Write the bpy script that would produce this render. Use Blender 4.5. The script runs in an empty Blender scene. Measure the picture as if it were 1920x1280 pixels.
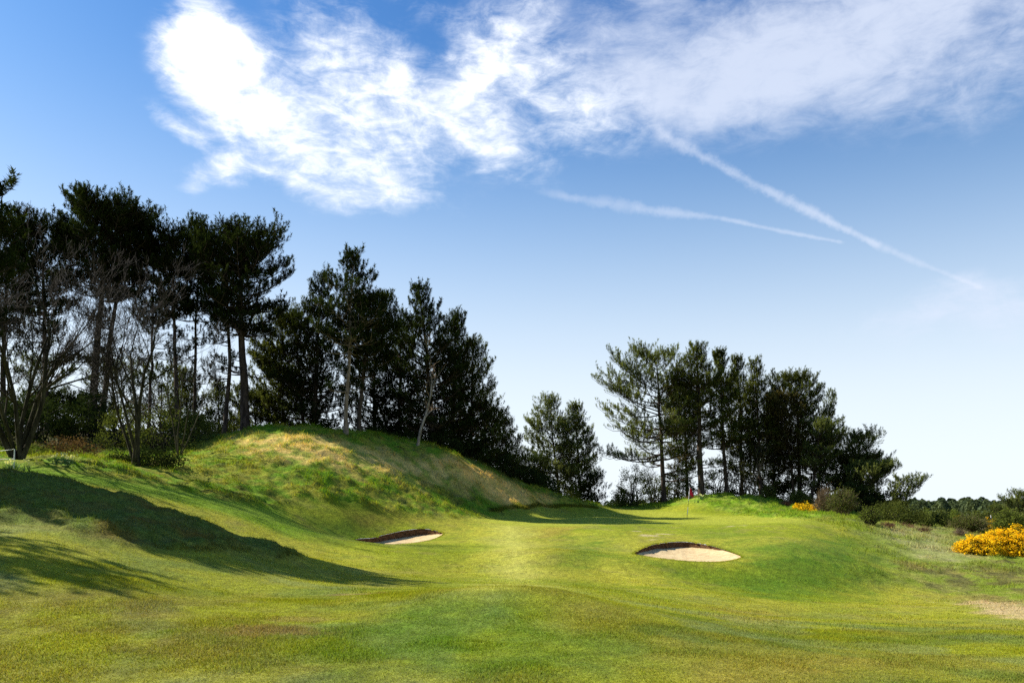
import bpy, math, random
import numpy as np
from mathutils import Vector
F = 1507.0; HY = 955.0; CZ = 1.65          # focal length in photo pixels, horizon row, eye height
scene = bpy.context.scene
COL = scene.collection
rad = math.radians
SUN_AZ = 73.0      # degrees to the left of the view direction
SUN_EL = 41.0

# ---------------------------------------------------------------- helpers
def tag(o, label=None, cat=None, group=None, kind=None):
    if label: o['label'] = label
    if cat: o['category'] = cat
    if group: o['group'] = group
    if kind: o['kind'] = kind
    return o
def empty(name, loc, label, cat, group=None):
    o = bpy.data.objects.new(name, None); COL.objects.link(o); o.location = loc
    return tag(o, label, cat, group)
def mesh_obj(name, verts, tris, mat, parent=None, quads=None, attrs=None, smooth=False):
    """verts n x 3, tris m x 3 and/or quads k x 4, attrs {name: (n,) or (n,4)} -> one linked mesh object"""
    me = bpy.data.meshes.new(name)
    verts = np.asarray(verts, dtype=np.float32)
    tris = np.zeros((0, 3), np.int32) if tris is None or len(tris) == 0 else np.asarray(tris, np.int32)
    quads = np.zeros((0, 4), np.int32) if quads is None or len(quads) == 0 else np.asarray(quads, np.int32)
    nl = tris.size + quads.size; nf = len(tris) + len(quads)
    me.vertices.add(len(verts)); me.vertices.foreach_set('co', verts.ravel())
    me.loops.add(nl); me.loops.foreach_set('vertex_index', np.concatenate([tris.ravel(), quads.ravel()]))
    me.polygons.add(nf)
    st = np.concatenate([np.arange(len(tris)) * 3, tris.size + np.arange(len(quads)) * 4]).astype(np.int32)
    me.polygons.foreach_set('loop_start', st)
    me.update(calc_edges=True)
    me.polygons.foreach_set('use_smooth', np.full(nf, smooth))
    for k, v in (attrs or {}).items():
        v = np.asarray(v, np.float32)
        if v.ndim == 1:
            a = me.attributes.new(k, 'FLOAT', 'POINT'); a.data.foreach_set('value', v)
        else:
            if v.shape[1] == 3: v = np.concatenate([v, np.ones((len(v), 1), np.float32)], 1)
            a = me.attributes.new(k, 'FLOAT_COLOR', 'POINT'); a.data.foreach_set('color', v.ravel())
    if mat: me.materials.append(mat)
    o = bpy.data.objects.new(name, me); COL.objects.link(o)
    if parent: o.parent = parent
    return o

# numpy value noise
_rs = np.random.RandomState(7); _T = _rs.rand(512, 512).astype(np.float64)
def vnoise(x, y):
    xi = np.floor(x).astype(int); yi = np.floor(y).astype(int)
    fx = x - xi; fy = y - yi
    fx = fx * fx * (3 - 2 * fx); fy = fy * fy * (3 - 2 * fy)
    a = _T[xi % 512, yi % 512]; b = _T[(xi + 1) % 512, yi % 512]
    c = _T[xi % 512, (yi + 1) % 512]; d = _T[(xi + 1) % 512, (yi + 1) % 512]
    return (a * (1 - fx) + b * fx) * (1 - fy) + (c * (1 - fx) + d * fx) * fy
def fbm(x, y, s=1.0, oct=4, off=0.0):
    r = 0; amp = .5; t = 0
    for k in range(oct):
        c, sn = math.cos(.6 * k + .3), math.sin(.6 * k + .3)
        r = r + amp * vnoise((x * c - y * sn) * s + 31.7 * k + off + 100, (x * sn + y * c) * s + 17.3 * k + off * 1.7 + 100)
        t += amp; amp *= .5; s *= 2.05
    return r / t          # 0..1
def sstep(a, b, x):
    t = np.clip((x - a) / (b - a), 0, 1); return t * t * (3 - 2 * t)

# ---------------------------------------------------------------- terrain control points: (column, row, distance) of the surveyed ground
V = """
0,1280,7.6 400,1280,7.5 700,1280,7.5 960,1280,7.6 1200,1280,7.7 1440,1280,7.7 1700,1280,7.9 1920,1280,8
0,1180,9.4 200,1180,9.6 500,1190,9.6 930,1185,10.3 1250,1190,10.4 1500,1200,11.6 1750,1200,12 1920,1190,12.2
0,1080,11.7 200,1085,12.3 400,1115,13 600,1125,13 700,1118,13.6 790,1125,13 930,1110,13.6 1050,1116,13.4 1150,1138,13.8 1250,1142,14.5
850,1100,18.5 930,1095,19 1050,1098,19 1420,1150,18 1550,1142,20.5 1680,1155,19.5 1800,1135,22 1920,1140,21.5
620,1040,26 700,1040,27 800,1062,26.3 960,1062,27 1100,1062,27 960,1021,33 960,995,38 960,977,43.5 860,985,40 1080,993,38 1150,984,42
600,1085,18.3 700,1090,18.5 500,1070,17.2 400,1048,16.6 250,1028,15.6 150,995,15.8 0,975,15.8 60,1022,13.6
0,893,20 100,905,20.5 200,925,20.5 300,955,20.5 400,990,20.5 480,1015,20.8 560,1042,21.2
0,908,24 100,921,24 200,941,24 300,968,24 400,1000,24 500,1025,24
0,882,28.5 100,893,28 200,913,28 300,933,28 430,965,28 560,1008,28 620,1006,30
0,862,33 100,862,34 200,872,34 330,902,35 330,850,45 450,813,47 560,807,47.5 650,820,47.5 750,850,48 850,869,50 950,906,53 1050,936,57.5 1120,949,62
450,885,39 600,882,41 700,912,42 800,920,45 900,938,48 1000,951,52
500,960,33 560,983,33.5 650,965,37.5 750,963,40 860,966,43 900,967,45 1000,962,51 1060,958,56
180,812,50 60,822,48 0,832,46
1040,1040,28 1120,1042,29 1160,1050,27.8 1230,993,38 1290,986,40.5 1200,983,42 1400,987,40.5 1290,1073,27.6 1400,1080,27.6 1440,1118,23.8 1300,1110,22 1150,1105,21
1450,1022,34 1470,990,39 1550,984,41 1620,1000,40 1700,1040,36.5 1600,1058,31 1560,1030,34.5 1480,1040,31 1440,1060,28.6 1660,1098,29 1500,1097,27.3 1580,1108,27.5
1800,1080,31 1920,1062,33.5 1800,1040,37 1780,1018,45 1720,1000,51 1900,1012,56 1650,978,50 1850,1000,70
1100,968,49 1288,971,55 1200,974,47 1400,974,47.5 1500,975,46 1400,966,56 1150,961,60 1240,956,64
1300,938,65 1390,931,66 1450,943,65 1500,962,59 1350,957,61 1440,966,57 1230,949,68 1570,968,58
1189,1038,30.2 1215,1024,31.8 1250,1017,32.7 1285,1016,32.9 1320,1022,32.4 1350,1031,31.6 1375,1039,30.6 1389,1046,29.8 1360,1051,29 1300,1051,28.8 1250,1047,29 1210,1042,29.4
664,1013,35.8 700,1008,37 740,998,38.2 775,992,38.8 805,991,38.8 830,999,38 815,1008,36.6 780,1016,35.2 730,1020,34.6 690,1018,34.8
"""
RAW = [(-30,60,6),(-15,60,4.6),(-5,66,3.0),(0,75,1.7),(10,80,1.8),(25,80,1.9),(36,76,0.8),(45,60,-.5),(-45,45,5.2),(-60,70,5.5),(-30,85,3.5),
       (0,100,.8),(50,100,-1),(80,80,-1.6),(60,40,-.8),(40,15,-.5),(20,0,-.05),(-20,0,.35),(-28,15,1.9),(-38,27,3.6),(0,-20,0),(40,-30,0),
       (-40,-30,.5),(0,0,0),(0,4,0),(-22,31,3.9),(8,4,0),(-8,4,.1),(-100,100,4),(100,120,-2),(0,140,0),(-100,0,1),(110,0,-1)]
ctl = []
for tok in V.split():
    a, b, c = map(float, tok.split(','))
    ctl.append(((a - 960) / F * c, c, CZ - (b - HY) / F * c))
ctl = np.array(ctl + RAW)
def _phi(r2): return .5 * r2 * np.log(r2 + 1e-9)
def _solve():
    n = len(ctl); X = ctl[:, :2]; d2 = ((X[:, None] - X[None]) ** 2).sum(-1)
    K = _phi(d2) + np.eye(n) * .35; P = np.c_[np.ones(n), X]
    A = np.zeros((n + 3, n + 3)); A[:n, :n] = K; A[:n, n:] = P; A[n:, :n] = P.T
    s = np.linalg.solve(A, np.r_[ctl[:, 2], 0, 0, 0]); return s[:n], s[n:]
_w, _c = _solve()
def h0(x, y):
    x = np.asarray(x, float); y = np.asarray(y, float); sh = x.shape
    x = x.ravel(); y = y.ravel(); out = np.zeros(len(x))
    for i in range(0, len(x), 20000):
        xs = x[i:i + 20000]; ys = y[i:i + 20000]
        d2 = (xs[:, None] - ctl[None, :, 0]) ** 2 + (ys[:, None] - ctl[None, :, 1]) ** 2
        out[i:i + 20000] = _phi(d2) @ _w + _c[0] + _c[1] * xs + _c[2] * ys
    for cx, cy, rx, ry, hh in ((-.15, 12.6, 2.6, 1.5, .16), (3.6, 38.5, 2.6, 3.4, .16), (13.6, 37.5, 3.2, 4.2, .26), (11.2, 33.0, 2.4, 3.6, .34), (-.3, 12.4, 1.3, .8, .05), (1.6, 30.5, 1.6, 2.2, .10), (-4.6, 14.5, 1.4, .9, .05)):
        out = out + hh * np.exp(-((x - cx) / rx) ** 2 - ((y - cy) / ry) ** 2)
    r = np.hypot(x, y - 40); b = sstep(75, 135, r)
    far = -2.6 + 3.2 * (fbm(x, y, .012, 3) - .5) + 1.0 * (fbm(x, y, .05, 2, 9) - .5)
    far = far + 3.5 * np.exp(-((x + 70) ** 2 + (y - 130) ** 2) / 60 ** 2)
    far = far * (1 - np.exp(-((x - 65) / 14) ** 2 - ((y - 112) / 9) ** 2)) + .95 * np.exp(-((x - 65) / 14) ** 2 - ((y - 112) / 9) ** 2)
    return (np.where(b < 1, out, 0) * (1 - b) + far * b).reshape(sh)
def W(px, py, dmin=6.0):
    """first ground point on the sight line through a photo pixel"""
    t = np.concatenate([np.arange(dmin, 70, .15), np.arange(70, 300, 1.0)])
    x = (px - 960) / F * t; z = CZ - (py - HY) / F * t
    g = h0(x, t); k = np.nonzero(g >= z)[0]
    k = k[0] if len(k) else len(t) - 1
    return (float(x[k]), float(t[k]))
def poly(spec):
    """'px,py px,py @x,y' -> world outline"""
    o = []
    for t in spec.split():
        if t[0] == '@': a, b = map(float, t[1:].split(',')); o.append((a, b))
        else: a, b = map(float, t.split(',')); o.append(W(a, b))
    return np.array(o)
def sdf(x, y, P):
    """signed distance to a closed outline, negative inside"""
    d = np.full(x.shape, 1e18); s = np.ones(x.shape); n = len(P)
    for i in range(n):
        ax, ay = P[i]; bx, by = P[i - 1]
        ex, ey = bx - ax, by - ay; wx, wy = x - ax, y - ay
        t = np.clip((wx * ex + wy * ey) / (ex * ex + ey * ey + 1e-12), 0, 1)
        d = np.minimum(d, (wx - ex * t) ** 2 + (wy - ey * t) ** 2)
        c1 = y >= ay; c2 = y < by; c3 = ex * wy > ey * wx
        s = np.where((c1 & c2 & c3) | (~c1 & ~c2 & ~c3), -s, s)
    return s * np.sqrt(d)
def pm(x, y, P, soft, wob=0.0, ws=.6):
    d = sdf(x, y, P)
    if wob: d = d + wob * (fbm(x, y, ws, 3, 3) - .5) * 2
    return 1 - sstep(-soft, soft, d)
def smooth_closed(P, k=6):
    n = len(P); o = []
    for i in range(n):
        p0, p1, p2, p3 = P[i - 1], P[i], P[(i + 1) % n], P[(i + 2) % n]
        for j in range(k):
            t = j / k
            o.append(.5 * ((2 * p1) + (p2 - p0) * t + (2 * p0 - 5 * p1 + 4 * p2 - p3) * t * t + (3 * p1 - p0 - 3 * p2 + p3) * t ** 3))
    return np.array(o)
def ring(tokens):
    return np.array([((a - 960) / F * c, c) for a, b, c in (tuple(map(float, t.split(','))) for t in tokens.split())])
BUNK_R = smooth_closed(ring("1189,1038,30.2 1215,1024,31.8 1250,1017,32.7 1285,1016,32.9 1320,1022,32.4 1350,1031,31.6 1375,1039,30.6 1389,1046,29.8 1360,1051,29 1300,1051,28.8 1250,1047,29 1210,1042,29.4"))
BUNK_L = smooth_closed(ring("664,1013,35.8 700,1008,37 740,998,38.2 775,992,38.8 805,991,38.8 830,999,38 815,1008,36.6 780,1016,35.2 730,1020,34.6 690,1018,34.8"))

# ground zones, as outlines on the ground
Z_MOUND = poly("520,948 590,945 660,950 740,958 800,968 870,969 930,968 980,951 1040,949 1090,951 1125,951 @8,64 @4,72 @-10,66 @-30,66 @-50,60 @-48,36 @-30,30 0,868 150,885 300,915 430,940")
Z_TURF = poly("0,885 150,905 300,935 430,968 560,1010 600,1000 520,952 400,930 250,905 120,885 0,862")
Z_BANK = poly("0,893 100,905 200,925 300,955 400,990 480,1015 560,1040 555,1052 470,1040 440,1033 330,1030 250,1026 150,1010 60,985 0,985 @-20,13 @-26,18 @-24,22")
Z_HILL = poly("1160,953 1230,952 1300,945 1370,960 1430,970 1500,973 1545,972 @27,60 @30,72 @14,80 @6,74")
Z_SLOPE = poly("1530,973 1580,990 1620,1025 1650,1060 1640,1095 1700,1105 1790,1120 1920,1150 @30,14 @60,10 @110,40 @110,110 @30,90 @28,60")
Z_TANC = poly("420,830 560,818 650,830 760,858 850,872 950,910 1010,938 960,943 900,925 830,905 740,905 680,885 600,880 520,862")
Z_TANR = poly("820,866 870,868 950,902 1040,938 1000,945 950,945 920,935 880,905")
Z_PALER = poly("1700,985 1760,990 1800,1020 1790,1055 1730,1050 1690,1020")
Z_SANDY = poly("1790,1132 1850,1128 1920,1138 @12,16.5 1920,1160 1850,1150")
Z_HEATH = poly('1740,1068 1920,1052 @45,36 @30,20 1920,1112 1800,1112 1720,1095')
Z_RICH_SHADE = [poly('1420,1040 1500,1012 1600,1012 1665,1075 1640,1098 1560,1110 1440,1118 1370,1092'), poly('1270,1004 1340,996 1420,1005 1470,1030 1400,1030 1340,1014'), poly('1085,1005 1125,1003 1150,1030 1140,1062 1085,1066 1060,1040'),
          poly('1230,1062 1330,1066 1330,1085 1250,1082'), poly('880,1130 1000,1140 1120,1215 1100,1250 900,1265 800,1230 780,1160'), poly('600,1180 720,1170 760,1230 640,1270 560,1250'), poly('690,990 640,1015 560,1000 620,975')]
Z_BROWN = [poly('990,1118 1110,1122 1120,1160 1040,1165 980,1150'), poly('1400,1250 1600,1235 1640,1280 1380,1280'), poly('1340,1140 1440,1150 1480,1165 1400,1168'), poly('650,965 700,955 790,975 760,985 690,985'), poly('1020,990 1090,985 1080,1000 1020,1005')]
Z_OLIVE = poly("0,1110 300,1115 640,1150 700,1200 620,1280 0,1280 @-9,5 @-14,9")
Z_STRIPE = poly("930,985 985,985 1000,1060 1040,1100 900,1105 930,1050")
Z_GREEN = poly("880,972 1000,962 1100,958 1200,955 1300,962 1400,967 1520,975 1500,982 1400,982 1200,982 1080,985 960,985")
def masks(x, y):
    m = {}
    m['mound'] = pm(x, y, Z_MOUND, .5, .5); m['bank'] = pm(x, y, Z_BANK, .35, .3)
    m['turf'] = pm(x, y, Z_TURF, .8, .4)
    m['hill'] = pm(x, y, Z_HILL, .5, .5); m['slope'] = pm(x, y, Z_SLOPE, 1.2, .8)
    far = sstep(62, 85, np.hypot(x, y - 20))
    m['rough'] = np.clip(np.maximum.reduce([m['mound'], m['bank'], m['hill'], m['slope'] * .85, far]), 0, 1)
    m['far'] = far
    return m
def height(x, y, m=None):
    m = m or masks(x, y); r = m['rough']
    near = 1 - sstep(60, 120, np.hypot(x, y - 30))
    z = h0(x, y) + near * (.05 * (fbm(x, y, .35, 3, 5) - .5) * (1 - .5 * r))
    t = fbm(x, y, 1.1, 4, 11) - .5; t2 = fbm(x, y, 3.2, 3, 12) - .5
    z = z + near * r * (.10 + .38 * t + .24 * t2) * (1 - .35 * m['slope'])
    z = z + near * (1 - r) * .012 * (fbm(x, y, 3.0, 3, 21) - .5)
    return z
def gz(x, y):
    return float(height(np.array([float(x)]), np.array([float(y)]))[0])

def mixc(a, b, t): return a * (1 - t[..., None]) + np.array(b) * t[..., None]
def ground_colour(x, y, m=None):
    m = m or masks(x, y)
    n1 = fbm(x, y, .16, 4, 41); n2 = fbm(x, y, .55, 4, 42); n3 = fbm(x, y, 2.2, 4, 43); n4 = fbm(x, y, 6., 3, 44)
    c = np.zeros(x.shape + (3,)) + np.array((.215, .245, .012))                       # mown turf
    c = mixc(c, (.165, .205, .010), sstep(.42, .68, n2) * .8)
    c = mixc(c, (.31, .285, .030), sstep(.46, .70, n1) * .75)
    c = mixc(c, (.12, .165, .014), sstep(.55, .75, n3) * .45)
    c = mixc(c, (.22, .19, .05), sstep(.58, .75, fbm(x, y, 1.3, 4, 47)) * .40)
    near = 1 - sstep(13, 24, y + 0 * x)                                               # coarser sward of the foreground
    c = mixc(c, (.225, .225, .016), near * .6)
    c = mixc(c, (.19, .155, .040), near * sstep(.45, .72, fbm(x, y, .5, 5, 51)) * .42)
    c = mixc(c, (.085, .135, .025), near * sstep(.45, .72, fbm(x, y, .8, 4, 52)) * .6)
    c = mixc(c, (.17, .20, .075), near * sstep(.56, .7, fbm(x, y, .6, 4, 54)) * .5)
    c = mixc(c, (.16, .115, .035), pm(x, y, Z_OLIVE, 1.5, 1.) * sstep(.38, .66, n2 * .5 + n3 * .5) * .45)
    c = mixc(c, (.36, .35, .075), pm(x, y, Z_STRIPE, 1.2, .6) * .7)
    band = sstep(-.35, .35, np.sin((x + .05 * y) * 2 * math.pi / 4.6 + .6 * fbm(x, y, .2, 2, 70)) ) ; fz = sstep(18, 24, y) * (1 - sstep(48, 54, y)) * (1 - sstep(5, 9, np.abs(x)))
    c = c * (1 + (.16 * band - .08) * fz)[..., None]
    gr = pm(x, y, Z_GREEN, 1.0, .3)
    c = mixc(c, (.29, .31, .030), gr * .85)
    # long grass
    t = m['turf']; c = mixc(c, (.135, .245, .010), t * .8)
    mo = m['mound']
    lush = np.array((.115, .215, .009)); k = sstep(.40, .62, n3 * .6 + n2 * .4)
    cm = lush + 0 * c; cm = mixc(cm, (.30, .265, .03), k * .8); cm = mixc(cm, (.05, .075, .012), sstep(.52, .66, n4 * .5 + n3 * .5) * .8)
    ltan = 1 - sstep(-16, -13, x - (y - 36) * .1)
    tc = pm(x, y, Z_TANC, 1.2, 1.4, .9) * (.35 + .65 * sstep(.35, .58, n3)); cm = mixc(cm, (.62, .44, .13), tc * .9)
    tr = pm(x, y, Z_TANR, .8, .9, .9) * (.6 + .4 * sstep(.35, .6, n3)); cm = mixc(cm, (.78, .47, .12), tr * .95)
    c = mixc(c, cm, mo)
    cb = mixc(np.array((.10, .135, .018)) + 0 * c, (.13, .11, .022), sstep(.42, .66, n3) * .6); cb = mixc(cb, (.15, .085, .012), sstep(.58, .74, n2) * .6)
    c = mixc(c, cb, m['bank'])
    ch = mixc(np.array((.15, .25, .012)) + 0 * c, (.26, .29, .04), sstep(.45, .65, n3) * .7); ch = mixc(ch, (.06, .11, .014), sstep(.55, .7, n4) * .7)
    c = mixc(c, ch, m['hill'])
    cs = mixc(np.array((.155, .205, .02)) + 0 * c, (.27, .255, .065), sstep(.44, .62, n3 * .5 + n2 * .5) * .8); cs = mixc(cs, (.065, .085, .022), sstep(.52, .68, n4 * .5 + n3 * .5) * .7)
    cs = mixc(cs, (.16, .095, .04), sstep(.62, .72, n2) * .5)
    cs = mixc(cs, (.085, .075, .028), pm(x, y, Z_HEATH, 1.2, 1.6, .8) * sstep(.38, .6, n3) * .85)
    c = mixc(c, cs, m['slope'] * .9)
    c = mixc(c, (.36, .33, .16), pm(x, y, Z_PALER, 2., 1.5) * (.35 + .5 * n3))
    c = mixc(c, (.44, .32, .17), pm(x, y, Z_SANDY, .35, .6, 1.5) * (.6 + .4 * n4))
    for k, Z in enumerate(Z_RICH_SHADE): c = mixc(c, (.075, .150, .008), pm(x, y, Z, .9 if k > 3 else 1.6, 1.2, .8) * ((.60 if k == 0 else .35) + .45 * n3))  # rich green rough, deepened to paint in shade, most on the right bank
    for Z in Z_BROWN[1:]: c = mixc(c, (.26, .19, .03), pm(x, y, Z, .7, .8, 1.) * (.25 + .5 * n3))
    # bare scrapes
    for px, py, rx, ry, a in ((500, 1185, .75, .45, .55), (700, 1112, .7, .35, .6), (560, 1160, .4, .3, .4), (620, 860, .8, .5, .35)):
        sx, sy = W(px, py); d = np.hypot((x - sx) / rx, (y - sy) / ry) + (n4 - .5) * 1.2 + (n3 - .5)
        c = mixc(c, (.22, .13, .06), (1 - sstep(.4, 1.2, d)) * a)
    for px, py, rx, ry, a in ((1215, 1004, .55, .5, .9), (1245, 1001, .45, .4, .9), (1192, 996, .3, .35, .7), (1225, 1012, .3, .2, .6), (1370, 986, .4, .5, .6), (1395, 985, .2, .3, .6)):
        sx, sy = W(px, py); d = np.hypot((x - sx) / rx, (y - sy) / ry) + (n4 - .5) * 1.4
        c = mixc(c, (.50, .40, .24), (1 - sstep(.35, .9, d)) * a * .75)
    cf = mixc(np.array((.10, .12, .03)) + 0 * c, (.19, .17, .075), sstep(.45, .6, n1))
    # trampled earth and litter under the trees
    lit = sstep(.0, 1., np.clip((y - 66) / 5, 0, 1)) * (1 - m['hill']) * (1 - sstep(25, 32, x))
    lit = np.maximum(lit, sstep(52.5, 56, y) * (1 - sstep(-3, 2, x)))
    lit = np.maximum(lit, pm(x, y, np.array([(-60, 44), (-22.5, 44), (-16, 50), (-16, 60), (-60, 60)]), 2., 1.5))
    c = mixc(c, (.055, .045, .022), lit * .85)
    c = mixc(c, cf, m['far'] * (1 - lit))
    c = mixc(c, (.42, .34, .20), np.clip(1.3 * np.exp(-((x - 65) / 13) ** 2 - ((y - 112) / 9) ** 2), 0, 1))
    return np.clip(c * (.86 + .28 * n4[..., None]), 0, 1)

# ---------------------------------------------------------------- materials
class NT:
    def __init__(s, tree): s.t = tree; s.n = tree.nodes; s.l = tree.links
    def node(s, typ, **kw):
        n = s.n.new(typ)
        for k, v in kw.items():
            if k.startswith('in_'): s.set(n, k[3:], v)
            else: setattr(n, k, v)
        return n
    def set(s, n, key, v):
        sock = n.inputs[int(key)] if str(key).isdigit() else n.inputs[key.replace('_', ' ')]
        if isinstance(v, bpy.types.NodeSocket): s.l.new(v, sock)
        else: sock.default_value = v
    def math(s, op, a, b=None, c=None, clamp=False):
        n = s.n.new('ShaderNodeMath'); n.operation = op; n.use_clamp = clamp
        for i, v in enumerate((a, b, c)):
            if v is not None: s.set(n, i, v)
        return n.outputs[0]
    def mix(s, f, a, b):
        n = s.n.new('ShaderNodeMix'); n.data_type = 'RGBA'
        s.set(n, '0', f)
        for i, v in ((6, a), (7, b)):
            if isinstance(v, bpy.types.NodeSocket): s.l.new(v, n.inputs[i])
            else: n.inputs[i].default_value = tuple(v) + ((1,) if len(v) == 3 else ())
        return n.outputs[2]
    def noise(s, vec, scale, detail=4, rough=.55, dist=0.0):
        n = s.n.new('ShaderNodeTexNoise'); n.inputs['Scale'].default_value = scale; n.inputs['Detail'].default_value = detail
        n.inputs['Roughness'].default_value = rough; n.inputs['Distortion'].default_value = dist
        if vec is not None: s.l.new(vec, n.inputs['Vector'])
        return n.outputs['Fac']
    def ramp(s, f, a, b, lo=0., hi=1.):
        n = s.n.new('ShaderNodeMapRange'); n.interpolation_type = 'SMOOTHSTEP'
        s.set(n, 0, f); n.inputs[1].default_value = a; n.inputs[2].default_value = b; n.inputs[3].default_value = lo; n.inputs[4].default_value = hi
        return n.outputs[0]
def mat(name):
    m = bpy.data.materials.new(name); m.use_nodes = True; m.node_tree.nodes.clear()
    return m, NT(m.node_tree)
def simple(name, col, rough=.8, var=.25, scale=8, bump=.0, spec=.3):
    m, t = mat(name); out = t.node('ShaderNodeOutputMaterial'); b = t.node('ShaderNodeBsdfPrincipled')
    tc = t.node('ShaderNodeTexCoord').outputs['Object']; n = t.noise(tc, scale)
    c = t.mix(t.ramp(n, .3, .7), [v * (1 - var) for v in col], [min(1, v * (1 + var)) for v in col])
    t.set(b, 'Base Color', c); b.inputs['Roughness'].default_value = rough; b.inputs['Specular IOR Level'].default_value = spec
    if bump:
        bp = t.node('ShaderNodeBump'); t.set(bp, 'Height', n); bp.inputs['Strength'].default_value = bump; bp.inputs['Distance'].default_value = .05
        t.set(b, 'Normal', bp.outputs[0])
    t.l.new(b.outputs[0], out.inputs[0]); return m
def ground_material():
    m, t = mat('turf'); out = t.node('ShaderNodeOutputMaterial'); b = t.node('ShaderNodeBsdfPrincipled')
    pos = t.node('ShaderNodeNewGeometry').outputs['Position']
    a = t.node('ShaderNodeAttribute', attribute_name='Col')
    f1 = t.noise(pos, 22, 6, .7); f2 = t.noise(pos, 4.5, 5, .65); f3 = t.noise(pos, 60, 3, .6)
    v = t.math('MULTIPLY', t.ramp(f1, .28, .72, .60, 1.36), t.ramp(f2, .3, .7, .74, 1.24))
    v = t.math('MULTIPLY', v, t.ramp(f3, .3, .7, .8, 1.2))
    sc = t.node('ShaderNodeVectorMath', operation='SCALE'); t.l.new(a.outputs['Color'], sc.inputs[0]); t.l.new(v, sc.inputs['Scale'])
    t.l.new(sc.outputs[0], b.inputs['Base Color'])
    b.inputs['Roughness'].default_value = .95; b.inputs['Specular IOR Level'].default_value = .1
    bp = t.node('ShaderNodeBump'); t.set(bp, 'Height', t.math('ADD', t.math('MULTIPLY', f2, 1.2), t.math('MULTIPLY', f1, .6))); bp.inputs['Strength'].default_value = .7; bp.inputs['Distance'].default_value = .07
    t.set(bp, 'Normal', t.node('ShaderNodeNewGeometry').outputs['Normal']) if False else None
    t.l.new(bp.outputs[0], b.inputs['Normal']); t.l.new(b.outputs[0], out.inputs[0]); return m
def leaf_material(name, dark, light, trans=.25, attr='Var', up=0.0):
    """thin leaves or needles: colour between dark and light after a per-clump value, part translucent"""
    m, t = mat(name); out = t.node('ShaderNodeOutputMaterial')
    a = t.node('ShaderNodeAttribute', attribute_name=attr)
    if dark is None: c = a.outputs['Color']
    else: c = t.mix(a.outputs['Fac'], dark, light)
    d = t.node('ShaderNodeBsdfDiffuse'); tr = t.node('ShaderNodeBsdfTranslucent'); mx = t.node('ShaderNodeMixShader')
    t.l.new(c, d.inputs[0])
    br = t.node('ShaderNodeVectorMath', operation='MULTIPLY'); t.l.new(c, br.inputs[0]); br.inputs[1].default_value = (1.5, 1.5, .8); t.l.new(br.outputs[0], tr.inputs[0])
    if up:
        g = t.node('ShaderNodeNewGeometry'); vm = t.node('ShaderNodeVectorMath', operation='ADD'); t.l.new(g.outputs['Normal'], vm.inputs[0]); vm.inputs[1].default_value = (0, 0, up)
        nn = t.node('ShaderNodeVectorMath', operation='NORMALIZE'); t.l.new(vm.outputs[0], nn.inputs[0]); t.l.new(nn.outputs[0], d.inputs['Normal'])
    mx.inputs[0].default_value = trans
    t.l.new(d.outputs[0], mx.inputs[1]); t.l.new(tr.outputs[0], mx.inputs[2]); t.l.new(mx.outputs[0], out.inputs[0]); return m
def bark_material(name, dark, light, scale=6):
    m, t = mat(name); out = t.node('ShaderNodeOutputMaterial'); b = t.node('ShaderNodeBsdfPrincipled')
    tc = t.node('ShaderNodeTexCoord').outputs['Object']; mp = t.node('ShaderNodeMapping'); t.l.new(tc, mp.inputs[0]); mp.inputs['Scale'].default_value = (1, 1, .25)
    n = t.noise(mp.outputs[0], scale, 6, .7, .5)
    t.l.new(t.mix(t.ramp(n, .35, .65), dark, light), b.inputs['Base Color']); b.inputs['Roughness'].default_value = .95; b.inputs['Specular IOR Level'].default_value = .1
    bp = t.node('ShaderNodeBump'); t.set(bp, 'Height', n); bp.inputs['Strength'].default_value = .8; bp.inputs['Distance'].default_value = .04
    t.l.new(bp.outputs[0], b.inputs['Normal']); t.l.new(b.outputs[0], out.inputs[0]); return m
M = {}
M['turf'] = ground_material()
M['blade'] = leaf_material('grass_blades', None, None, .35, 'Col', up=1.2)
M['needle_dark'] = leaf_material('needles_dark', (.014, .024, .008), (.048, .064, .018), .2)
M['needle_mid'] = leaf_material('needles_mid', (.028, .042, .012), (.14, .155, .036), .3)
M['needle_light'] = leaf_material('needles_light', (.038, .058, .018), (.19, .21, .06), .32)
M['needle_brown'] = leaf_material('needles_mixed', (.022, .034, .012), (.13, .10, .032), .25)
M['leaf_dark'] = leaf_material('leaves_dark', (.014, .024, .008), (.040, .055, .014), .2)
M['leaf_olive'] = leaf_material('leaves_olive', (.045, .055, .014), (.12, .14, .030), .3)
M['leaf_fresh'] = leaf_material('leaves_fresh', (.07, .10, .018), (.19, .22, .04), .35)
M['leaf_brown'] = leaf_material('leaves_brown', (.05, .032, .014), (.17, .10, .045), .2)
M['gorse_leaf'] = leaf_material('gorse_leaves', (.03, .05, .012), (.08, .11, .022), .2)
M['gorse_flower'] = leaf_material('gorse_flowers', (.76, .38, .008), (.94, .66, .020), .25)
M['petal'] = leaf_material('daffodil_petals', (.75, .68, .25), (.85, .85, .6), .3)
M['bark'] = bark_material('pine_bark', (.025, .018, .013), (.085, .062, .045))
M['bark_pale'] = bark_material('pale_bark', (.11, .08, .055), (.27, .21, .15))
M['bark_grey'] = bark_material('grey_bark', (.020, .017, .010), (.070, .062, .032))
M['bark_birch'] = bark_material('birch_bark', (.10, .08, .06), (.34, .29, .23), 9)
M['twig'] = simple('twigs', (.022, .016, .010), .9, .4, 3)
M['twig_red'] = simple('red_twigs', (.16, .075, .045), .9, .4, 3)
M['twig_tan'] = simple('tan_twigs', (.24, .17, .10), .9, .4, 3)
M['white'] = simple('white_paint', (.78, .77, .74), .5, .06, 5)
M['black'] = simple('black_paint', (.02, .02, .02), .5, .1, 5)
M['red'] = simple('red_cloth', (.62, .02, .05), .8, .1, 5)
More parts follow.
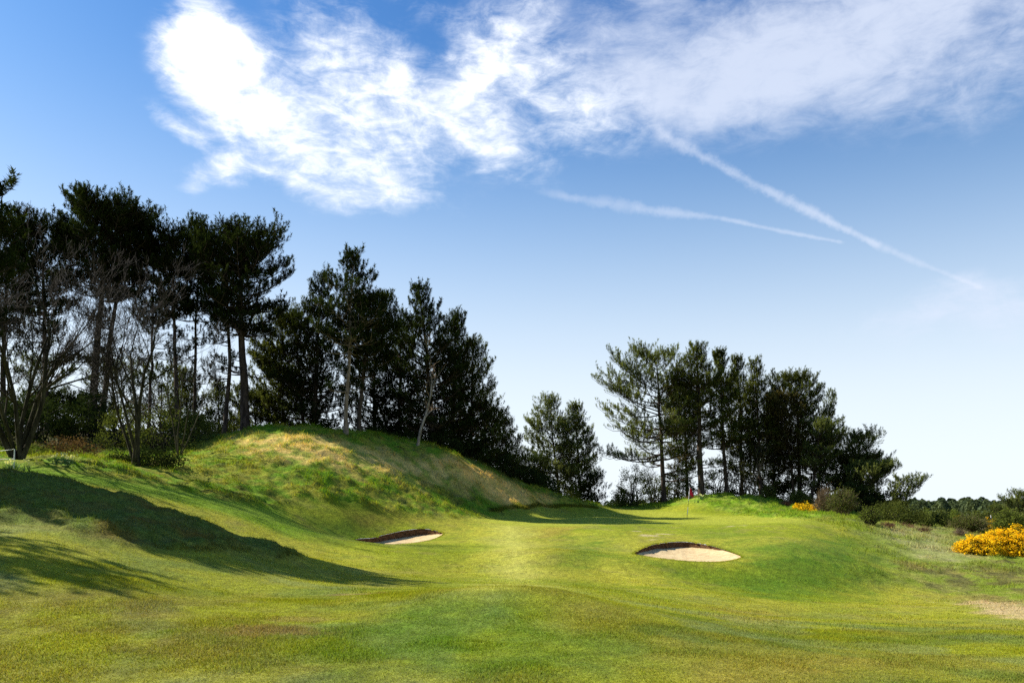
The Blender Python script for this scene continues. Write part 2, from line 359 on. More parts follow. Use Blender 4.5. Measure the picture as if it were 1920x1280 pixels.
# ---------------------------------------------------------------- the ground: one sheet to the horizon
def lines(segs, start):
    o = [start]
    for end, s0, s1 in segs:
        a = o[-1]
        while o[-1] < end:
            t = (o[-1] - a) / (end - a); o.append(o[-1] + s0 + (s1 - s0) * t)
    return np.array(o)
def build_ground():
    xr = lines([(9, .11, .13), (24, .14, .26), (45, .3, .8), (150, 1., 8), (2600, 10, 260)], 0.0)
    X = np.concatenate([-xr[::-1][:-1], xr])
    yf = lines([(20, .11, .12), (42, .13, .17), (70, .2, .3), (100, .4, 1.2), (300, 1.5, 10), (3200, 12, 260)], 5.0)
    yb = -lines([(20, .4, 2), (150, 2, 12), (1500, 20, 200)], -5.0 + .3)[::-1]
    Y = np.concatenate([yb, yf])
    gx, gy = np.meshgrid(X, Y, indexing='ij'); nx, ny = gx.shape
    gx = gx.ravel().copy(); gy = gy.ravel().copy()
    # let grid points near a bunker rim slide onto it, so that the hole has a clean edge
    for P in (BUNK_R, BUNK_L):
        near = np.nonzero((np.abs(gx - P[:, 0].mean()) < 4) & (np.abs(gy - P[:, 1].mean()) < 4))[0]
        for i in near:
            p = np.array((gx[i], gy[i])); A = P; B = np.roll(P, -1, 0); e = B - A
            t = np.clip(((p - A) * e).sum(1) / (e * e).sum(1), 0, 1); q = A + e * t[:, None]
            d = np.hypot(*(p - q).T); k = d.argmin()
            if d[k] < .085: gx[i], gy[i] = q[k]
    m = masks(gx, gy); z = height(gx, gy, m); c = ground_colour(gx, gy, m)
    idx = np.arange(nx * ny).reshape(nx, ny)
    q = np.stack([idx[:-1, :-1], idx[1:, :-1], idx[1:, 1:], idx[:-1, 1:]], -1).reshape(-1, 4)
    cx = gx[q].mean(1); cy = gy[q].mean(1); keep = np.ones(len(q), bool)
    for P in (BUNK_R, BUNK_L):
        s = (np.abs(cx - P[:, 0].mean()) < 4) & (np.abs(cy - P[:, 1].mean()) < 4); k = np.nonzero(s)[0]
        keep[k[sdf(cx[k], cy[k], P) < -.004]] = False
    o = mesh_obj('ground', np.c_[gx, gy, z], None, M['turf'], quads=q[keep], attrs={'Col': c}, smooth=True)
    tag(o, kind='structure')
build_ground()

# ---------------------------------------------------------------- bunkers
def sand_material():
    m, t = mat('sand'); out = t.node('ShaderNodeOutputMaterial'); b = t.node('ShaderNodeBsdfPrincipled')
    pos = t.node('ShaderNodeNewGeometry').outputs['Position']; n = t.noise(pos, 3.5, 6, .7, .6); n2 = t.noise(pos, 30, 4, .7)
    c = t.mix(t.ramp(n, .35, .62), (.45, .325, .17), (.57, .44, .245)); c = t.mix(t.ramp(n2, .68, .78), c, (.28, .18, .10))
    t.l.new(c, b.inputs['Base Color']); b.inputs['Roughness'].default_value = 1; b.inputs['Specular IOR Level'].default_value = .05
    bp = t.node('ShaderNodeBump'); t.set(bp, 'Height', t.math('ADD', n, t.math('MULTIPLY', n2, .3))); bp.inputs['Strength'].default_value = .6; bp.inputs['Distance'].default_value = .05
    t.l.new(bp.outputs[0], b.inputs['Normal']); t.l.new(b.outputs[0], out.inputs[0]); return m
def wall_material():
    m, t = mat('turf_wall'); out = t.node('ShaderNodeOutputMaterial'); b = t.node('ShaderNodeBsdfPrincipled')
    pos = t.node('ShaderNodeNewGeometry').outputs['Position']; mp = t.node('ShaderNodeMapping'); t.l.new(pos, mp.inputs[0]); mp.inputs['Scale'].default_value = (1, 1, 3)
    n = t.noise(mp.outputs[0], 7, 6, .75, .3); c = t.mix(t.ramp(n, .35, .65), (.045, .024, .011), (.19, .10, .05))
    t.l.new(c, b.inputs['Base Color']); b.inputs['Roughness'].default_value = 1; b.inputs['Specular IOR Level'].default_value = .05
    bp = t.node('ShaderNodeBump'); t.set(bp, 'Height', n); bp.inputs['Strength'].default_value = 1; bp.inputs['Distance'].default_value = .06
    t.l.new(bp.outputs[0], b.inputs['Normal']); t.l.new(b.outputs[0], out.inputs[0]); return m
M['sand'] = sand_material(); M['wall'] = wall_material()
def bunker(P, label, za, zb, ya, yb, ztilt):
    """rim outline P; sand plane runs from height za at distance ya to zb at yb, tilted ztilt per metre in x"""
    cx, cy = P.mean(0)
    root = empty('sand_bunker', (0, 0, 0), label, 'bunker', 'sand bunkers set in the fairway')
    def sand_z(x, y):
        return za + (y - ya) / (yb - ya) * (zb - za) + ztilt * (x - cx) + .05 * (fbm(x, y, 1.6, 4, 77) - .5) + .035 * (fbm(x, y, 6, 3, 78) - .5)
    n = len(P); zr = height(P[:, 0], P[:, 1])
    tang = np.roll(P, -1, 0) - np.roll(P, 1, 0); nrm = np.c_[tang[:, 1], -tang[:, 0]]; nrm /= np.linalg.norm(nrm, axis=1)[:, None]
    if ((nrm * (P - P.mean(0))).sum(1)).mean() < 0: nrm = -nrm
    # turf wall: rim slightly behind the lip, bulging courses down to under the sand
    rows = []; K = 7
    zs_r = sand_z(P[:, 0], P[:, 1])
    for k in range(K):
        t = k / (K - 1)
        off = .035 - .05 * t + (.02 * np.sin(k * 2.4) if 0 < k < K - 1 else 0) + (fbm(P[:, 0], P[:, 1], 4, 3, k * 3.) - .5) * .05 * (1 if k else 0)
        Q = P + nrm * np.asarray(off)[..., None] if np.ndim(off) else P + nrm * off
        z = (zr - .012) * (1 - t) + np.minimum(zs_r, zr) * t - (.12 * t)
        rows.append(np.c_[Q, z])
    Vv = np.concatenate(rows); q = []
    for k in range(K - 1):
        for i in range(n):
            j = (i + 1) % n; q.append((k * n + i, k * n + j, (k + 1) * n + j, (k + 1) * n + i))
    mesh_obj('turf_wall', Vv, None, M['wall'], root, quads=q, smooth=True)
    # sand
    R = 14; vs = [];
    for k in range(R + 1):
        f = k / R; Q = P.mean(0) + (P + nrm * .05 - P.mean(0)) * f
        z = sand_z(Q[:, 0], Q[:, 1]) + .10 * sstep(.75, 1.0, f + 0 * Q[:, 0]) * (1 - sstep(.05, .3, zr - zs_r)) - .10 * (1 - f) * 0
        z = np.where(f > .8, np.minimum(z, np.maximum(zr - .03, sand_z(Q[:, 0], Q[:, 1]) - .3)), z)
        z = z - .16 * (1 - f * f)
        vs.append(np.c_[Q, z])
    Vv = np.concatenate(vs); q = []
    for k in range(R):
        for i in range(n):
            j = (i + 1) % n; q.append((k * n + i, (k + 1) * n + i, (k + 1) * n + j, k * n + j))
    mesh_obj('sand', Vv, None, M['sand'], root, quads=q, smooth=True)
    return root
def zat(py, d): return CZ - (py - HY) / F * d
bunker(BUNK_R, 'bright cream sand bunker with dark brown turf wall, cut in the hump before the green', zat(1052, 28.9) - .03, zat(1029, 32.3), 28.9, 32.5, 0.0)
bunker(BUNK_L, 'smaller half shaded bunker of pinkish sand at the foot of the big mound', zat(1019, 34.7) - .14, zat(1006, 38.5), 34.7, 38.6, .07)

# ---------------------------------------------------------------- grass blades
def blades(name, xy, hgt, wid, lean, seed, col_gain=1.0, wcol=None):
    rs = np.random.RandomState(seed); n = len(xy); x, y = xy[:, 0], xy[:, 1]
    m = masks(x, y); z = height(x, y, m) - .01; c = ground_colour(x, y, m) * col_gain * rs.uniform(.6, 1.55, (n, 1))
    c = c * (1 + rs.uniform(-.12, .12, (n, 3)))
    if wcol is not None: c = c * (1 - wcol[1]) + np.array(wcol[0]) * wcol[1]
    hgt = hgt * rs.uniform(.5, 1.25, n) if np.ndim(hgt) == 0 else hgt * rs.uniform(.5, 1.25, n)
    a = rs.uniform(0, 2 * math.pi, n); w = wid * rs.uniform(.6, 1.3, n); la = rs.uniform(0, 2 * math.pi, n); ll = lean * hgt * rs.uniform(.2, 1, n)
    dx, dy = np.cos(a) * w / 2, np.sin(a) * w / 2
    Vv = np.empty((n, 3, 3)); Vv[:, 0] = np.c_[x - dx, y - dy, z]; Vv[:, 1] = np.c_[x + dx, y + dy, z]; Vv[:, 2] = np.c_[x + np.cos(la) * ll, y + np.sin(la) * ll, z + hgt]
    cc = np.repeat(np.clip(c, 0, 1), 3, 0)
    cc.reshape(n, 3, 3)[:, 2] *= 1.15
    o = mesh_obj(name, Vv.reshape(-1, 3), np.arange(n * 3).reshape(n, 3), M['blade'], attrs={'Col': cc})
    tag(o, None, None, None, 'stuff'); return o
def fan(n, y0, y1, seed, pad=.06, powr=1.0):
    """points spread evenly over the ground between two distances, across the width one could see"""
    rs = np.random.RandomState(seed); u = rs.rand(n); y = np.sqrt(y0 * y0 + u * (y1 * y1 - y0 * y0))
    x = (rs.rand(n) * 2 - 1) * y * (.637 + pad); return np.c_[x, y]
def outside_bunkers(p, e=.0):
    k = np.ones(len(p), bool)
    for P in (BUNK_R, BUNK_L): k &= sdf(p[:, 0], p[:, 1], P) > e
    return p[k]
def grass():
    p = fan(420000, 6.6, 13.5, 1); m = fbm(p[:, 0], p[:, 1], 1.2, 4, 61)
    blades('mown_grass', p, (.022 + .020 * sstep(.4, .7, m)), .011, 1.0, 2)
    p = fan(230000, 13.5, 30, 3); p = outside_bunkers(p, .02); m = fbm(p[:, 0], p[:, 1], 1.2, 4, 61)
    blades('mown_grass', p, .028 + .02 * sstep(.5, .7, m), .016, .9, 4)
    # long grass on the mound, the bank, the hill behind the green and the right slope
    p = fan(620000, 12, 72, 5, .05)
    mk = masks(p[:, 0], p[:, 1]); r = mk['rough']; rs = np.random.RandomState(9)
    t = fbm(p[:, 0], p[:, 1], 1.1, 4, 11); keep = rs.rand(len(p)) < r * (.22 + 1.2 * sstep(.38, .62, t)) * (1 - .35 * mk['slope'])
    p = p[keep]; t = t[keep]
    dd = np.clip(p[:, 1] / 38, .3, 1); blades('long_grass', p, (.05 + .16 * sstep(.42, .72, t)) * dd, .028 * dd, 1.2, 6)
    # fringe hanging over the bunker rims
    fr = []; rs = np.random.RandomState(12)
    for P in (BUNK_R, BUNK_L):
        B = np.roll(P, -1, 0)
        for a, b in zip(P, B):
            k = int(np.linalg.norm(b - a) * 260); t = rs.rand(k, 1); q = a + (b - a) * t; c = P.mean(0)
            q = q + (q - c) / np.linalg.norm(q - c, axis=1)[:, None] * rs.uniform(.0, .12, (k, 1)); fr.append(q)
    blades('fringe_grass', np.concatenate(fr), .045, .014, 1.4, 7)
    # ragged turf edges where the mown grass was cut back from the rough
    for a, s in (("920,962 960,953 1000,949 1050,949 1090,951 1120,952", 31), ("290,1028 350,1031 420,1034 470,1037", 32), ("520,1050 560,1046", 33)):
        L = poly(a); rs = np.random.RandomState(s); q = []
        for u, v in zip(L[:-1], L[1:]):
            k = int(np.linalg.norm(v - u) * 420); q.append(u + (v - u) * rs.rand(k, 1) + rs.normal(0, .07, (k, 2)))
        blades('rough_edge_grass', np.concatenate(q), .15 if s == 31 else .05, .03 if s == 31 else .014, .9, s, 1.0, ((.10, .07, .02), .5))
grass()
# ---------------------------------------------------------------- plant building
def tubes(P, R, sides):
    """P (N,K,3) centre lines, R (N,K) radii -> verts, quads of N open tubes"""
    P = np.asarray(P, float); R = np.asarray(R, float); N, K = P.shape[:2]
    d = P[:, -1] - P[:, 0]; d /= np.linalg.norm(d, axis=1)[:, None] + 1e-9
    ref = np.where(np.abs(d[:, 2:3]) > .8, np.array([[1., 0, 0]]), np.array([[0, 0, 1.]]))
    u = np.cross(d, ref); u /= np.linalg.norm(u, axis=1)[:, None] + 1e-9; v = np.cross(d, u)
    a = np.arange(sides) / sides * 2 * math.pi
    off = u[:, None, None] * np.cos(a)[None, None, :, None] + v[:, None, None] * np.sin(a)[None, None, :, None]
    Vv = P[:, :, None] + off * R[:, :, None, None]
    base = (np.arange(N) * K * sides)[:, None, None]; k = (np.arange(K - 1) * sides)[None, :, None]; s = np.arange(sides)[None, None]; s2 = (s + 1) % sides
    q = np.stack([base + k + s, base + k + s2, base + k + sides + s2, base + k + sides + s], -1)
    return Vv.reshape(-1, 3), q.reshape(-1, 4)
class Wood:
    def __init__(s): s.b = {}
    def add(s, pts, r, sides): s.b.setdefault((len(pts), sides), []).append((pts, r))
    def build(s, name, mt, parent):
        Vs = []; Q = []; n = 0
        for (k, sd), L in s.b.items():
            v, q = tubes(np.array([l[0] for l in L]), np.array([l[1] for l in L]), sd); Vs.append(v); Q.append(q + n); n += len(v)
        if Vs: return mesh_obj(name, np.concatenate(Vs), None, mt, parent, quads=np.concatenate(Q), smooth=True)
def needles(name, base, axis, length, mt, parent, rs, n=16, nl=.13, nw=.024, var=None):
    """bottle-brush shoots: base (S,3), unit axis (S,3), length (S,)"""
    S = len(base); axis = axis / (np.linalg.norm(axis, axis=1)[:, None] + 1e-9)
    ref = np.where(np.abs(axis[:, 2:3]) > .8, np.array([[1., 0, 0]]), np.array([[0, 0, 1.]]))
    u = np.cross(axis, ref); u /= np.linalg.norm(u, axis=1)[:, None] + 1e-9; v = np.cross(axis, u)
    t = rs.rand(S, n) ** .8; a = rs.rand(S, n) * 2 * math.pi; L = nl * rs.uniform(.7, 1.25, (S, n))
    radial = u[:, None] * np.cos(a)[..., None] + v[:, None] * np.sin(a)[..., None]
    side = v[:, None] * np.cos(a)[..., None] - u[:, None] * np.sin(a)[..., None]
    p = base[:, None] + axis[:, None] * (t * length[:, None])[..., None]
    fwd = (.15 + .75 * t ** 2)[..., None]
    tip = p + (radial * 1.0 + axis[:, None] * fwd) * L[..., None]
    w = nw * rs.uniform(.7, 1.3, (S, n))[..., None]
    Vv = np.stack([p - side * w * .5, p + side * w * .5, tip], 2).reshape(-1, 3)
    if var is None: var = rs.rand(S)
    va = np.repeat(np.clip(var[:, None] + rs.uniform(-.15, .15, (S, n)), 0, 1).ravel(), 3)
    return mesh_obj(name, Vv, np.arange(S * n * 3).reshape(-1, 3), mt, parent, attrs={'Var': va})
STAT = {'tri': 0}
def pine(px, d, tx, ty, r0, cb, R, prof, label, seed, mt='needle_dark', bark='bark', asym=0., depth_off=0., el0=5, el1=60, dens=1.12, low=8, bend=0., nl=.16, fork=False,
         group='pines along the edge of the course', name='pine_tree', gap=.0):
    """a pine at distance d whose foot stands at photo column px and whose tip reaches (tx, ty); crown radius R metres from the share cb of its height"""
    rs = np.random.RandomState(seed); rnd = random.Random(seed)
    x0 = (px - 960) / F * d; z0 = gz(x0, d) - .1; x1 = (tx - 960) / F * d; H = CZ - (ty - HY) / F * d - z0 - (1.05 if prof[-1][1] > .2 else .5)
    root = empty(name, (x0, d, z0), label, 'pine tree', group)
    K = 14; T = np.linspace(0, 1, K)
    wob = np.cumsum(rs.normal(0, .045, (K, 2)), 0) * (H / 14); wob -= np.outer(T, wob[-1]); wob[0] = 0
    tr = np.c_[(x1 - x0) * T ** 1.3 + wob[:, 0] + bend * np.sin(T * math.pi), wob[:, 1] + depth_off * T, H * T]
    trr = r0 * ((1 - T) ** .75 * .95 + .05); trr[0] *= 1.35
    W_ = Wood(); W_.add(tr, trr, 10)
    def at(t):
        k = t * (K - 1); i = min(int(k), K - 2); f = k - i; return tr[i] * (1 - f) + tr[i + 1] * f, float(np.interp(t, T, trr))
    sb = []; sa = []; sl = []; sv = []
    pu = [p[0] for p in prof]; pr = [p[1] for p in prof]
    def shoot(p, ax, l, v): sb.append(p); sa.append(ax); sl.append(l); sv.append(v)
    def branch(t, phi, Lh, el, dense=1., leafy=.25):
        o, rt = at(t); L = Lh / max(math.cos(el), .35); c, s = math.cos(phi), math.sin(phi)
        v0 = rnd.random()
        up = rnd.uniform(.0, .16); sag = rnd.uniform(.05, .18)
        side = rnd.uniform(-.12, .12)
        def q(f):
            h = math.cos(el) * f * L; lat = side * L * f * f
            return np.array((o[0] + c * h - s * lat, o[1] + s * h + c * lat, o[2] + math.sin(el) * f * L - sag * L * f * (1 - f) * 2 + up * L * f ** 2.5))
        pts = np.array([q(f) for f in (0, .25, .5, .75, 1)]); rb = min(rt * .55, .018 + .022 * L)
        W_.add(pts, np.array((1, .8, .6, .38, .14)) * rb, 5)
        step = .25 / dens / dense; f = leafy + rnd.uniform(0, .1); sd = 1 if rnd.random() < .5 else -1
        while f < 1:
            b = q(f); l = min((.52 * (1 - f) + .22) * L * rnd.uniform(.6, 1.25), 1.6); l = max(l, .34)
            ang = phi + sd * rad(rnd.uniform(38, 85)); e2 = rad(rnd.uniform(0, 35)) + el * .25
            dv = np.array((math.cos(ang) * math.cos(e2), math.sin(ang) * math.cos(e2), math.sin(e2)))
            mid = b + dv * l * .5 - np.array((0, 0, .06 * l)); end = b + dv * l + np.array((0, 0, .1 * l))
            W_.add(np.array([b, mid, end]), np.array((.5, .35, .15)) * rb * .6 + .003, 3)
            g = .12
            while g < 1.02:
                pp = b + dv * l * g + np.array((0, 0, .08 * l * g)); ax = dv * .3 + np.array((rnd.uniform(-.35, .35), rnd.uniform(-.35, .35), rnd.uniform(.9, 1.3)))
                shoot(pp, ax, rnd.uniform(.24, .46), v0 * .5 + rnd.random() * .5)
                g += .17 / l / dens
            sd = -sd; f += step / L
        dv = pts[-1] - pts[-2]; dv /= np.linalg.norm(dv)
        shoot(pts[-1], dv * .5 + np.array((0, 0, 1.)), .45, v0); shoot(pts[-1] - dv * .2, dv * .3 + np.array((.25, .2, 1.)), .4, v0)
        shoot(pts[-1] - dv * .4, dv * .3 + np.array((-.25, -.2, 1.)), .4, v0)
    z = cb * H
    while z < H * .975:
        u = max(0., (z / H - cb) / (1 - cb)); Rr = R * np.interp(u, pu, pr); nb = rnd.choice((3, 4, 5)) if Rr > 1. else rnd.choice((3, 4)); ph = rnd.uniform(0, 6.28)
        if rnd.random() >= gap * (1 - u):
            for k in range(nb):
                phi = ph + k * 6.283 / nb + rnd.uniform(-.35, .35); rr = Rr * (1 + asym * math.cos(phi)) * rnd.choice((rnd.uniform(.45, .8), rnd.uniform(.8, 1.12), rnd.uniform(.85, 1.1)))
                e = rad(el0 + (el1 - el0) * u ** 1.4 + rnd.uniform(-10, 12)); e = min(e, math.atan2(max(H - z, .0) * rnd.uniform(.6, 1.) + .12, max(rr, .3))); branch(z / H, phi, max(rr, .3), e, leafy=.22 if Rr < 1.5 else .32)
        z += rnd.uniform(.27, .46) / dens ** .5 * (1 if R > 1.2 else .8)
    for k in range(low):                                       # thin, half bare branches under the crown
        t = rnd.uniform(cb * .45, cb); branch(t, rnd.uniform(0, 6.28), R * rnd.uniform(.35, .8), rad(rnd.uniform(-12, 14)), dense=.7, leafy=.5)
    if fork:
        for dxs in (1, -1):
            o, rt = at(cb * .98); e = o + np.array((dxs * R * .45, .3 * dxs, H * (1 - cb) * .62)); m_ = (o + e) / 2 + np.array((dxs * .25, 0, -.1))
            W_.add(np.array([o, (o + m_) / 2 + np.array((dxs * .1, 0, 0)), m_, (m_ + e) / 2, e]), np.array((.62, .5, .4, .25, .08)) * rt, 7)
    top, _ = at(1.0)
    for k in range(6): shoot(top - np.array((0, 0, .12 * k)), np.array((rnd.uniform(-.4, .4), rnd.uniform(-.4, .4), 1.)), .4, .4)
    W_.build('trunk', M[bark], root)
    sb_, sa_, sl_, sv_ = np.array(sb), np.array(sa), np.array(sl), np.array(sv)
    nn = 24 if d < 60 else 20
    needles('crown', sb_, sa_, sl_, M[mt], root, rs, nn, nl, .056 if d < 60 else .058, sv_)
    STAT["tri"] += len(sb) * nn; return root
CON = [(0, 1), (.25, .95), (.5, .75), (.75, .48), (1, .12)]
DOME = [(0, .7), (.3, 1), (.65, .95), (.85, .7), (1, .3)]
TOPH = [(0, .55), (.35, .85), (.6, 1), (.85, .75), (1, .35)]
SPIRE = [(0, 1), (.3, .95), (.6, .72), (.75, .38), (1, .16)]

g1 = 'tall dark pines on the left skyline'
pine(-131, 23.2, -122, 262, .22, .4, 2.3, DOME, 'tall pine at the far left edge, only its branch tips in view', 11, 'needle_dark', group=g1, asym=.15, dens=.9)
pine(173, 53.5, 200, 350, .29, .60, 3.0, DOME, 'tallest dark pine of the left skyline, thick trunk and broad flat crown', 12, group=g1, dens=1.15, low=11)
pine(188, 55, 236, 378, .22, .62, 2.1, DOME, 'dark pine with a paler trunk close beside the tallest pine', 13, group=g1, low=11)
pine(88, 53, 82, 390, .2, .48, 2.7, TOPH, 'dark pine behind the twigs of the bare multi-stemmed tree', 14, group=g1, low=11)
pine(8, 51, 12, 398, .2, .48, 1.9, TOPH, 'dark pine crown at the left edge behind the bare tree', 15, group=g1, low=11)
pine(335, 55, 326, 412, .17, .60, 2.4, TOPH, 'straight slim pine standing behind the shrubby bare tree', 16, group=g1, low=11)
pine(277, 57, 288, 428, .12, .58, 2.2, TOPH, 'thin stemmed pine just right of the tallest pine', 17, group=g1, low=11)
pine(362, 56.5, 370, 400, .13, .56, 1.9, SPIRE, 'narrow pointed pine between the slim pine and the leaning pine', 18, group=g1, low=11)
pine(461, 52.5, 452, 408, .31, .50, 2.8, DOME, 'big forked pine at the right end of the left skyline, ivy-thick trunk', 19, group=g1, asym=.12, dens=1.05, low=7, fork=True)
pine(419, 53, 412, 415, .16, .56, 2.3, TOPH, 'slim leaning pine immediately left of the big forked pine', 20, group=g1, bend=.5, low=11)
gb = 'low bushy pines behind the left mound'
pine(352, 60, 345, 690, .12, .1, 1.9, CON, 'low bushy pine seen between the slim pine and the shrubby bare tree', 21, 'needle_mid', group=gb)
pine(415, 63, 408, 712, .12, .1, 1.8, CON, 'low bushy pine behind the slim leaning pine', 22, 'needle_mid', group=gb)
pine(480, 61, 478, 712, .13, .1, 2.3, DOME, 'low rounded pine just right of the big forked trunk', 23, 'needle_mid', group=gb)
pine(125, 60, 118, 722, .13, .1, 2.6, DOME, 'low spreading pine between the tallest pine and the bare tree', 24, 'needle_dark', group=gb)
pine(35, 58, 45, 735, .13, .1, 2.4, DOME, 'low dark pine behind the bare multi-stemmed tree', 25, 'needle_dark', group=gb)
pine(-579, 23.5, -570, 170, .24, .3, 3.0, DOME, 'tall pine outside the left edge, seen only by its shadow', 26, 'needle_dark', group='pines beyond the left edge', low=4)
pine(-321, 24.7, -312, 170, .24, .3, 2.8, DOME, 'pine outside the left edge whose shadow crosses the grass bank', 27, 'needle_dark', group='pines beyond the left edge', low=4)
pine(-720, 15.5, -712, 60, .16, .45, 1.5, DOME, 'nearest pine outside the left edge, its shadow on the lower lawn', 28, 'needle_dark', group='pines beyond the left edge', low=3, dens=.6)
gb = 'low bushy pines behind the left mound'
for i, (px, d, tx, ty, rr, lab) in enumerate(((215, 62, 212, 655, 2.2, 'dim background pine right of the tallest pine trunk'), (300, 64, 306, 668, 2.2, 'dim background pine behind the shrubby bare tree'), (78, 62, 76, 650, 2.4, 'dim background pine behind the bare multi-stemmed tree'))):
    pine(px, d, tx, ty, .12, .15, rr, DOME, lab, 90 + i, 'needle_mid', group=gb, dens=.8)
pine(-400, 20.6, -396, 158, .17, .35, 1.7, DOME, 'slim pine outside the left edge shading the middle of the grass bank', 30, 'needle_dark', group='pines beyond the left edge', low=3)
pine(-560, 20.8, -552, 190, .2, .35, 1.9, DOME, 'pine outside the left edge shading the lower face of the grass bank', 29, 'needle_dark', group='pines beyond the left edge', low=4)
g2 = 'pines crowding behind the big mound'
pine(588, 57, 604, 508, .2, .22, 2.5, SPIRE, 'full pine left of the pale trunk, second highest of the mound pines', 31, group=g2, dens=.98)
pine(572, 59, 548, 562, .18, .2, 2.7, DOME, 'rounded pine leaning left with long lower boughs behind the mound crest', 32, 'needle_mid', group=g2, asym=-.2, dens=.95)
pine(540, 60, 512, 625, .14, .14, 2.0, DOME, 'leftmost pine of the mound group with ragged drooping boughs', 33, 'needle_mid', group=g2, asym=-.2, dens=.95)
pine(649, 48.5, 663, 463, .135, .5, 2.1, SPIRE, 'highest pine of the mound group, with a pale sunlit bare trunk', 34, bark='bark_pale', group=g2, dens=.98, low=9)
pine(674, 50.5, 700, 530, .15, .42, 2.2, DOME, 'pine with a dark straight trunk right beside the pale trunk', 35, group=g2, low=10)
pine(700, 60.5, 705, 600, .17, .08, 2.7, CON, 'dense pine filling the gap between the pale trunk and the white birch', 36, group=g2, dens=.95)
pine(812, 57, 786, 525, .2, .16, 2.7, SPIRE, 'dense pine with a toothed pointed top behind the white birch', 37, group=g2, dens=.98)
pine(752, 60, 748, 585, .17, .1, 2.3, CON, 'dark pine just left of the toothed pointed pine', 38, group=g2, dens=.95)
pine(845, 59.5, 858, 580, .18, .08, 2.6, CON, 'dense pine stepping down right of the toothed pointed pine', 39, group=g2, dens=.95)
pine(882, 61, 890, 628, .17, .05, 2.6, CON, 'broad pine near the right end of the mound group, third from its end', 40, 'needle_mid', group=g2, dens=.95)
pine(915, 62.5, 905, 722, .14, .03, 2.5, CON, 'bushy pine second from the right end of the mound group', 41, 'needle_mid', group=g2, dens=.95)
pine(952, 63, 948, 782, .12, .03, 2.0, CON, 'small bushy pine at the right end of the mound group', 42, 'needle_mid', group=g2, dens=.95)
g3 = 'light airy pines in the gap'
pine(1048, 70, 1031, 738, .13, .2, 2.9, SPIRE, 'airy pale green pine in the gap, taller of the pair', 51, 'needle_light', group=g3, dens=1.05, el0=12, el1=62)
pine(1087, 71, 1079, 750, .12, .16, 2.3, SPIRE, 'airy narrow pine in the gap, right one of the pair', 52, 'needle_light', group=g3, dens=1., el0=12, el1=62)
pine(1118, 69.5, 1112, 876, .07, .3, 1.5, DOME, 'small scraggly dark pine right beside the airy pair', 53, 'needle_dark', group=g3, dens=.8)
pine(992, 66, 985, 838, .12, .05, 2.1, DOME, 'low dark pine at the foot of the airy pair', 54, 'needle_dark', group=g3)
g4 = 'pines of the clump behind the green'
pine(1245, 70, 1230, 641, .22, .26, 4.1, [(0, .9), (.3, 1.1), (.6, .85), (.85, .55), (1, .25)], 'wide pine left of the flag with long layered boughs reaching left', 61, 'needle_light', group=g4, asym=-.30, dens=.95, low=8, gap=.25, el0=0)
pine(1315, 68, 1306, 639, .27, .46, 2.2, SPIRE, 'thick trunked pine behind the flag with a narrow pointed top', 62, 'needle_mid', group=g4, low=12)
pine(1290, 76, 1283, 700, .15, .25, 2.2, DOME, 'dim pine standing behind, between the wide pine and the thick trunk', 63, 'needle_brown', group=g4, low=6)
pine(1362, 70, 1348, 652, .18, .34, 2.0, SPIRE, 'slender pine right of the thick trunked pine', 64, 'needle_mid', group=g4, low=10)
pine(1392, 73, 1382, 664, .18, .2, 2.0, SPIRE, 'dense narrow pine, middle of the clump behind the green', 65, 'needle_mid', group=g4)
pine(1426, 71, 1415, 668, .17, .22, 2.0, SPIRE, 'pine with a sparse pointed tip left of the central dip', 66, 'needle_mid', group=g4)
pine(1452, 76, 1448, 735, .16, .12, 2.3, CON, 'shorter pine in the dip between the two high parts of the clump', 67, 'needle_mid', group=g4)
pine(1502, 72, 1491, 684, .2, .3, 2.9, [(0, .9), (.3, 1), (.6, .85), (.85, .6), (1, .3)], 'highest pine of the right half of the clump, broad olive crown', 68, 'needle_mid', group=g4, dens=1.05)
pine(1488, 70, 1466, 722, .14, .36, 2.0, DOME, 'pine tucked under the left side of the broad olive crown', 69, 'needle_brown', group=g4)
pine(1532, 74, 1562, 728, .14, .3, 1.7, SPIRE, 'loose feathery pine leaning right beyond the broad olive crown', 70, 'needle_light', group=g4, dens=.75, el0=20)
pine(1522, 69, 1538, 775, .15, .4, 2.5, DOME, 'bright green spreading pine in front of the feathery pine', 71, 'needle_light', group=g4, dens=1.)
pine(1560, 73, 1598, 795, .14, .28, 2.9, DOME, 'pine leaning right with a ragged flat crown below the feathery pine', 72, 'needle_light', group=g4, asym=.15)
pine(1612, 72, 1612, 836, .13, .1, 2.6, DOME, 'dark wide low pine on the descending right side of the clump', 73, 'needle_mid', group=g4)
pine(1606, 67, 1638, 850, .13, .2, 2.2, DOME, 'wind bent pine with boughs sweeping right toward the dunes', 74, 'needle_light', group=g4, asym=.25)
pine(1676, 64, 1703, 876, .09, .42, 1.4, DOME, 'small leaning pine at the right tip of the clump', 75, 'needle_light', group=g4, asym=.25, el0=20)
pine(1650, 66, 1658, 908, .1, .1, 1.9, DOME, 'low dark pine at the foot of the small leaning pine', 76, 'needle_dark', group=g4)
pine(1908, 82, 1910, 915, .12, .05, 2.3, CON, 'lone green pine behind the gorse at the right edge', 81, 'needle_light', group='pines by the far dunes', dens=1.)
pine(1878, 92, 1872, 948, .1, .05, 1.8, CON, 'small pine left of the lone pine behind the gorse', 82, 'needle_mid', group='pines by the far dunes')

